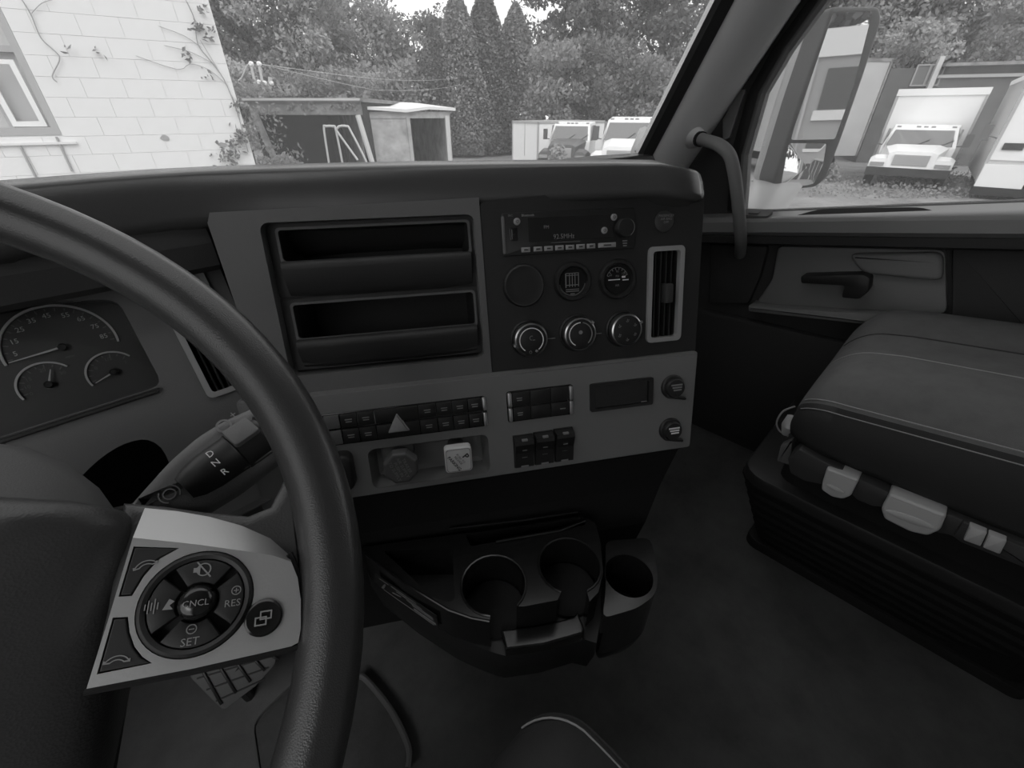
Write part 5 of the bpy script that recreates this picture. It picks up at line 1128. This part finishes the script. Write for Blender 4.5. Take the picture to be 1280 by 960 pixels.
# vehicles seen in the mirror, behind the cab
ps = thing('parked_semi', (2.9, -7.6, GZ), 'grey sleeper semi with white roof cap reflected in the side mirror', 'truck'); QF = Fr((1.75, -7.4, GZ), (1, 0, 0), (0, 0, 1), (0, 1, 0))
for nm, bx, mt in (('sleeper_body', (0, 2.6, .6, 3.35, -5, 0), 'truck_grey'), ('roof_cap', (-.03, 2.63, 3.35, 3.7, -5, .05), 'truck_white'), ('side_window', (.35, 1.3, 2.65, 3.2, 0, .03), 'truck_dark'), ('window_trim', (.30, 1.35, 2.50, 2.64, 0, .05), 'truck_white'), ('corner_rail', (0, .06, .6, 3.35, 0, .05), 'truck_white'), ('corner_rail', (.14, .18, .6, 3.35, 0, .04), 'pale_metal'), ('lower_panel', (.2, 2.5, 1.0, 2.0, 0, .02), 'truck_dark'), ('chrome_bar', (.1, 2.5, 2.02, 2.06, 0, .06), 'pale_metal'), ('chassis', (.3, 2.3, .2, .6, -5, 0), 'tyre')):
    m = MB(); m.box(QF, *bx); m.build(nm, M[mt], ps)
for x_ in (.35, .7, 1.05, 1.4, 1.75, 2.1): m = MB(); m.box(QF, x_, x_ + .05, 1.0, 2.0, .02, .05); m.build('rib', M['pale_metal'], ps)
for x_ in (.4, 2.2): wheel(ps, Fr(QF.p(x_, .48, -1.0), (0, 0, 1), (0, 1, 0), (1 if x_ > 1 else -1, 0, 0)))
random.seed(77)
# ---- far dark building
a, b = EYE + ray(1105, 110) * 21, EYE + ray(1320, 110) * 19; F, L = frame_line(a, b); fb = thing('dark_building', F.p(L / 2, 0), 'dark low building with grey door behind the white box truck', 'building')
Hh = (EYE + ray(1200, 84) * 20).z - GZ
m = MB(); m.box(F, 0, L, 0, Hh, -8, 0); m.build('wall', M['brick_far'], fb)
m = MB(); m.box(F, L * .30, L + .2, Hh, Hh + .12, -8.2, .5); m.build('roof', M['rust'], fb)
m = MB(); m.box(F, L * .30, L * .85, Hh - .42, Hh - .30, 0, .12); m.build('fascia', M['pale_metal'], fb)
m = MB(); q = F.px(1232, 165); q2 = F.px(1262, 120); m.box(F, q[0], q[0] + 2.6, 0, q2[1], 0, .05); m.build('roller_door', M['far_grey'], fb)
q = F.px(1136, 108); m = MB(); m.plate(F, [(q[0], q[1]), (q[0] + 1.1, q[1]), (q[0] + 1.1, q[1] + .85), (q[0], q[1] + .85)], [[(q[0] + .06, q[1] + .06), (q[0] + .5, q[1] + .06), (q[0] + .5, q[1] + .79), (q[0] + .06, q[1] + .79)], [(q[0] + .58, q[1] + .06), (q[0] + 1.04, q[1] + .06), (q[0] + 1.04, q[1] + .79), (q[0] + .58, q[1] + .79)]], 0, .06); wf = m.build('window', M['far_grey'], fb)
m = MB(); m.box(F, q[0] + .06, q[0] + 1.04, q[1] + .06, q[1] + .79, .0, .02); m.build('pane', M['truck_glass'], wf)
m = MB(); m.box(F, L * .26, L * .29, 0, Hh + .4, .0, .25); m.build('downpipe', M['pale_metal'], fb)
# ---- trees
import numpy as np
def leaves_np(name, P, size, mt, rng, up=.3):
    n = len(P); D = rng.normal(size=(n, 3)); D[:, 2] += up; D /= np.linalg.norm(D, axis=1)[:, None]
    E_ = np.cross(D, rng.normal(size=(n, 3))); E_ /= np.linalg.norm(E_, axis=1)[:, None]; G_ = np.cross(D, E_); s = (size * rng.uniform(.55, 1.4, n))[:, None]
    V = np.stack([P - E_ * s * .55, P + G_ * s * .34 + D * s * .1, P + E_ * s * .6, P - G_ * s * .34 + D * s * .1], 1).reshape(-1, 3)
    me = bpy.data.meshes.new(name); me.vertices.add(4 * n); me.vertices.foreach_set('co', V.ravel()); me.loops.add(4 * n); me.loops.foreach_set('vertex_index', np.arange(4 * n)); me.polygons.add(n); me.polygons.foreach_set('loop_start', np.arange(0, 4 * n, 4)); me.update(calc_edges=True); me.validate(); me.materials.append(mt); return me
def crown(rad, H, size, seed, mt, dens=1.0, zlo=.18):
    rng = np.random.default_rng(seed); nl = 60
    C = np.stack([rng.uniform(-.68, .68, nl) * rad, rng.uniform(-.68, .68, nl) * rad, rng.uniform(zlo, .86, nl) * H], 1); rl = rng.uniform(.20, .40, nl) * rad
    n = int(min(26000, dens * 20 * rad * H / (size * size))); k = rng.integers(0, nl, n); d = rng.normal(size=(n, 3)); d /= np.linalg.norm(d, axis=1)[:, None]
    P = C[k] + d * (rl[k] * rng.random(n) ** .33)[:, None] * np.array([1, 1, .75]); P[:, 2] = np.minimum(P[:, 2], H)
    return leaves_np('foliage', P, size, mt, rng)
def cone(rad, H, size, seed, mt):
    rng = np.random.default_rng(seed); n = 22000; z = rng.random(n) ** 1.15; a = rng.uniform(0, 6.283, n)
    r = rad * np.minimum(1, .75 + z * 2.0) * np.maximum(0, 1 - z) ** .62 * (rng.random(n) ** .3) * (1 + .13 * np.sin(a * 5 + z * 9 + seed))
    return leaves_np('foliage', np.stack([r * np.cos(a), r * np.sin(a), .02 * H + .98 * H * z], 1), size, mt, rng, .9)
def trunk_mesh(seed):
    random.seed(seed); k = MB(); k.tube(smooth([(0, 0, 0), (.03, .02, .2), (-.02, .03, .4), (.02, -.02, .75)], 3), [.05 - .0035 * i for i in range(10)], 7)
    for i in range(6):
        a = random.uniform(0, 6.28); z = random.uniform(.2, .55); k.tube([(0, 0, z), (.25 * math.cos(a), .25 * math.sin(a), z + .12), (.5 * math.cos(a), .5 * math.sin(a), z + .2)], [.022, .015, .006], 5)
    o = k.build('trunk', M['bark']); me = o.data; bpy.data.objects.remove(o); return me
LM = [M['leaf_a'], M['leaf_b'], M['leaf_c'], M['leaf_a']]; seedn = [100]
trk = trunk_mesh(5)
def tree(px_, depth, ytop, hw, kind, label, idx=0, low=0.0):
    p = EYE + ray(px_, 142) * depth; tp = EYE + ray(px_, ytop) * depth; H = tp.z - GZ; rad = hw * depth / FPX
    r = thing('conifer_tree' if kind == 'cone' else 'broadleaf_tree', (p.x, p.y, GZ), label, 'tree', 'trees behind the yard')
    r.rotation_euler.z = random.uniform(0, 6.28)
    seedn[0] += 1; size = .0080 * depth
    fo = obj('foliage', cone(rad, H, size * .75, seedn[0], M['leaf_a'] if idx else M['leaf_b']) if kind == 'cone' else crown(rad, H, size, seedn[0], LM[idx % 4])); fo.parent = r; tag(fo, kind='stuff')
    o = bpy.data.objects.new('trunk', trk); COL.objects.link(o); o.parent = r; o.scale = (H * .35, H * .35, H * .95)
    return r
random.seed(21)
T = [
 (255, 30, -80, 75, 'b', 1, 'dark broadleaf tree right behind the white wall corner'), (330, 34, -70, 80, 'b', 0, 'broadleaf tree above the service mast'), (405, 32, -50, 75, 'b', 2, 'pale broadleaf tree above the open shed'),
 (470, 36, -8, 70, 'b', 0, 'rounded broadleaf tree above the boarded shed'), (525, 40, 8, 55, 'b', 1, 'shorter broadleaf tree left of the pointed conifers'), (300, 20, 60, 38, 'b', 2, 'small pale bushy tree just beside the white wall corner'), (380, 22, 85, 60, 'b', 1, 'low dark tree just over the open shed roof'), (450, 22, 80, 55, 'b', 3, 'low tree over the boarded shed roof'), (505, 24, 60, 45, 'b', 0, 'medium tree left of the conifers'),
 (548, 24.5, 40, 34, 'cone', 0, 'leftmost pointed conifer by the boarded shed'), (577, 25, 6, 46, 'cone', 1, 'middle pointed conifer behind the white trailer'), (609, 26, 2, 46, 'cone', 0, 'tallest pointed conifer behind the white trailer'), (644, 27, 18, 44, 'cone', 1, 'rightmost conifer behind the white trailer'),
 (700, 30, -60, 60, 'b', 1, 'tall dark tree right of the conifers'), (760, 32, -80, 65, 'b', 0, 'tall tree above the dark-hooded truck'), (825, 30, -70, 60, 'b', 1, 'tall tree above the white truck by the pillar'), (880, 34, -60, 70, 'b', 2, 'pale tree partly behind the windshield pillar'), (690, 24, 45, 48, 'b', 3, 'mid-height tree right of the conifers'), (745, 25, 40, 50, 'b', 1, 'mid-height dark tree above the dark-hooded truck'), (805, 25, 55, 50, 'b', 0, 'mid-height tree above the white truck'), (850, 25, 85, 45, 'b', 2, 'low pale bush near the windshield pillar'),
 (930, 32, -70, 70, 'b', 1, 'dark tree between pillar and side mirror'), (1000, 34, -100, 80, 'b', 0, 'tall tree behind the side mirror'), (1070, 32, -110, 85, 'b', 2, 'pale tree above the grey trailer'), (1140, 30, -110, 80, 'b', 2, 'pale spreading tree above the white box truck'), (1215, 32, -120, 85, 'b', 1, 'dark tree above the dark building'), (1290, 30, -120, 90, 'b', 1, 'dark tree in the top right corner'), (1250, 26, -20, 60, 'b', 0, 'leafy tree over the right end of dark building'), (955, 24, 60, 40, 'b', 1, 'low dark tree seen left of the side mirror'), (1110, 23, 20, 50, 'b', 2, 'pale tree between grey trailer and box truck'),
]
for x, d, yt, hw, kd, ix, lb in T: tree(x, d, yt, hw, kd, lb, ix)
for x_, y_, h_, ix, lb in ((2.0, -24, 10, 1, 'dark tree reflected at the top of the side mirror'), (8, -26, 11, 0, 'mid-toned tree reflected in the side mirror'), (-6, -25, 10, 2, 'pale tree standing behind the cab')):
    r = thing('broadleaf_tree', (x_, y_, GZ), lb, 'tree', 'trees behind the yard'); seedn[0] += 1; o = obj('foliage', crown(4.5, h_, .3, seedn[0], LM[ix])); o.parent = r; tag(o, kind='stuff'); o = bpy.data.objects.new('trunk', trk); COL.objects.link(o); o.parent = r; o.scale = (3.5, 3.5, h_ * .95)
# ---- brush along the yard edge
for x, d, yt, hw, ix, lb in ((1062, 15.5, 205, 16, 2, 'low weeds beside the grey trailer'), (1203, 16.5, 172, 20, 1, 'dark bush between the two white box trucks'), (1100, 24, 165, 26, 2, 'pale shrub left of the white box truck'), (330, 10.3, 180, 22, 2, 'pale shrub at the foot of white wall corner'), (700, 15.6, 178, 12, 2, 'weed sprouting in front of white trailer')):
    p = EYE + ray(x, 142) * d; tp = EYE + ray(x, yt) * d; H = max(.5, tp.z - GZ); rad = hw * d / FPX
    r = thing('shrub', (p.x, p.y, GZ), lb, 'shrub'); seedn[0] += 1; o = obj('foliage', crown(rad, H, .009 * d, seedn[0], LM[ix], zlo=.05)); o.parent = r; tag(o, kind='stuff')

# ---- weeds and litter along the gravel, one patch of uncountable growth
rng_ = np.random.default_rng(5); P_ = []
for i in range(4200):
    q = on_z(1280 - abs(rng_.normal(0, 130)), rng_.uniform(222, 248), GZ)
    P_.append((q.x, q.y, GZ + rng_.random() ** 2 * .28))
wd = obj('weeds', leaves_np('weeds', np.array(P_), .09, M['leaf_a'], rng_, .2)); tag(wd, 'low weeds and grass growing in the gravel before the trucks', 'weeds', kind='stuff')
# ---- small parked car between boarded shed and white trailer
pq = EYE + ray(604, 180) * 27; F, L = frame_line(pq + Vector((-1.3, 1.3, 0)), pq + Vector((1.3, -1.3, 0)))
car = thing('parked_car', F.p(L / 2, 0), 'small dark parked car between boarded shed and white trailer', 'car')
def cs(x, s): return [F.p(x, z, -c_) for z, c_ in s]
m = MB(); m.loft([cs(0, [(.35, .2), (.75, .15), (.75, 1.5), (.35, 1.5)]), cs(.5, [(.3, 0), (.85, .05), (.85, 1.65), (.3, 1.7)]), cs(L - .5, [(.3, 0), (.85, .05), (.85, 1.65), (.3, 1.7)]), cs(L, [(.35, .2), (.78, .15), (.78, 1.5), (.35, 1.5)])]); m.build('body', M['truck_dark'], car)
m = MB(); m.loft([cs(.7, [(.84, .15), (.9, .2), (.9, 1.5), (.84, 1.55)]), cs(1.3, [(.84, .12), (1.4, .3), (1.4, 1.4), (.84, 1.58)]), cs(L - 1.2, [(.84, .12), (1.4, .3), (1.4, 1.4), (.84, 1.58)]), cs(L - .5, [(.84, .15), (.9, .2), (.9, 1.5), (.84, 1.55)])]); m.build('cabin', M['truck_glass'], car)
for x_ in (.75, L - .75):
    for s_ in (-.15, -1.55): wheel(car, Fr(F.p(x_, .32, s_), F.u, F.v, F.n * (1 if s_ > -1 else -1)), .32, .2)

for n_, lb_, ct_ in (('floor', 'dark vinyl cab floor', 'floor'), ('ceiling', 'grey cab headliner', 'ceiling'), ('wall_rear', 'grey rear wall of the cab', 'wall'), ('wall_front', 'dark firewall under the dashboard', 'wall'), ('wall_left', 'dark driver side door wall with window opening', 'wall'), ('window_1', 'wide curved windshield above the dashboard', 'window'), ('window_2', 'passenger door window in front of the side mirror', 'window'), ('trim_1', 'grey passenger side windshield pillar', 'pillar'), ('trim_2', 'grey driver side windshield pillar', 'pillar'), ('door_1', 'dark passenger door with grey sill and insert panel', 'door'), ('ground', 'worn gravel yard outside the truck', 'ground')):
    if n_ in bpy.data.objects: tag(bpy.data.objects[n_], lb_, ct_)
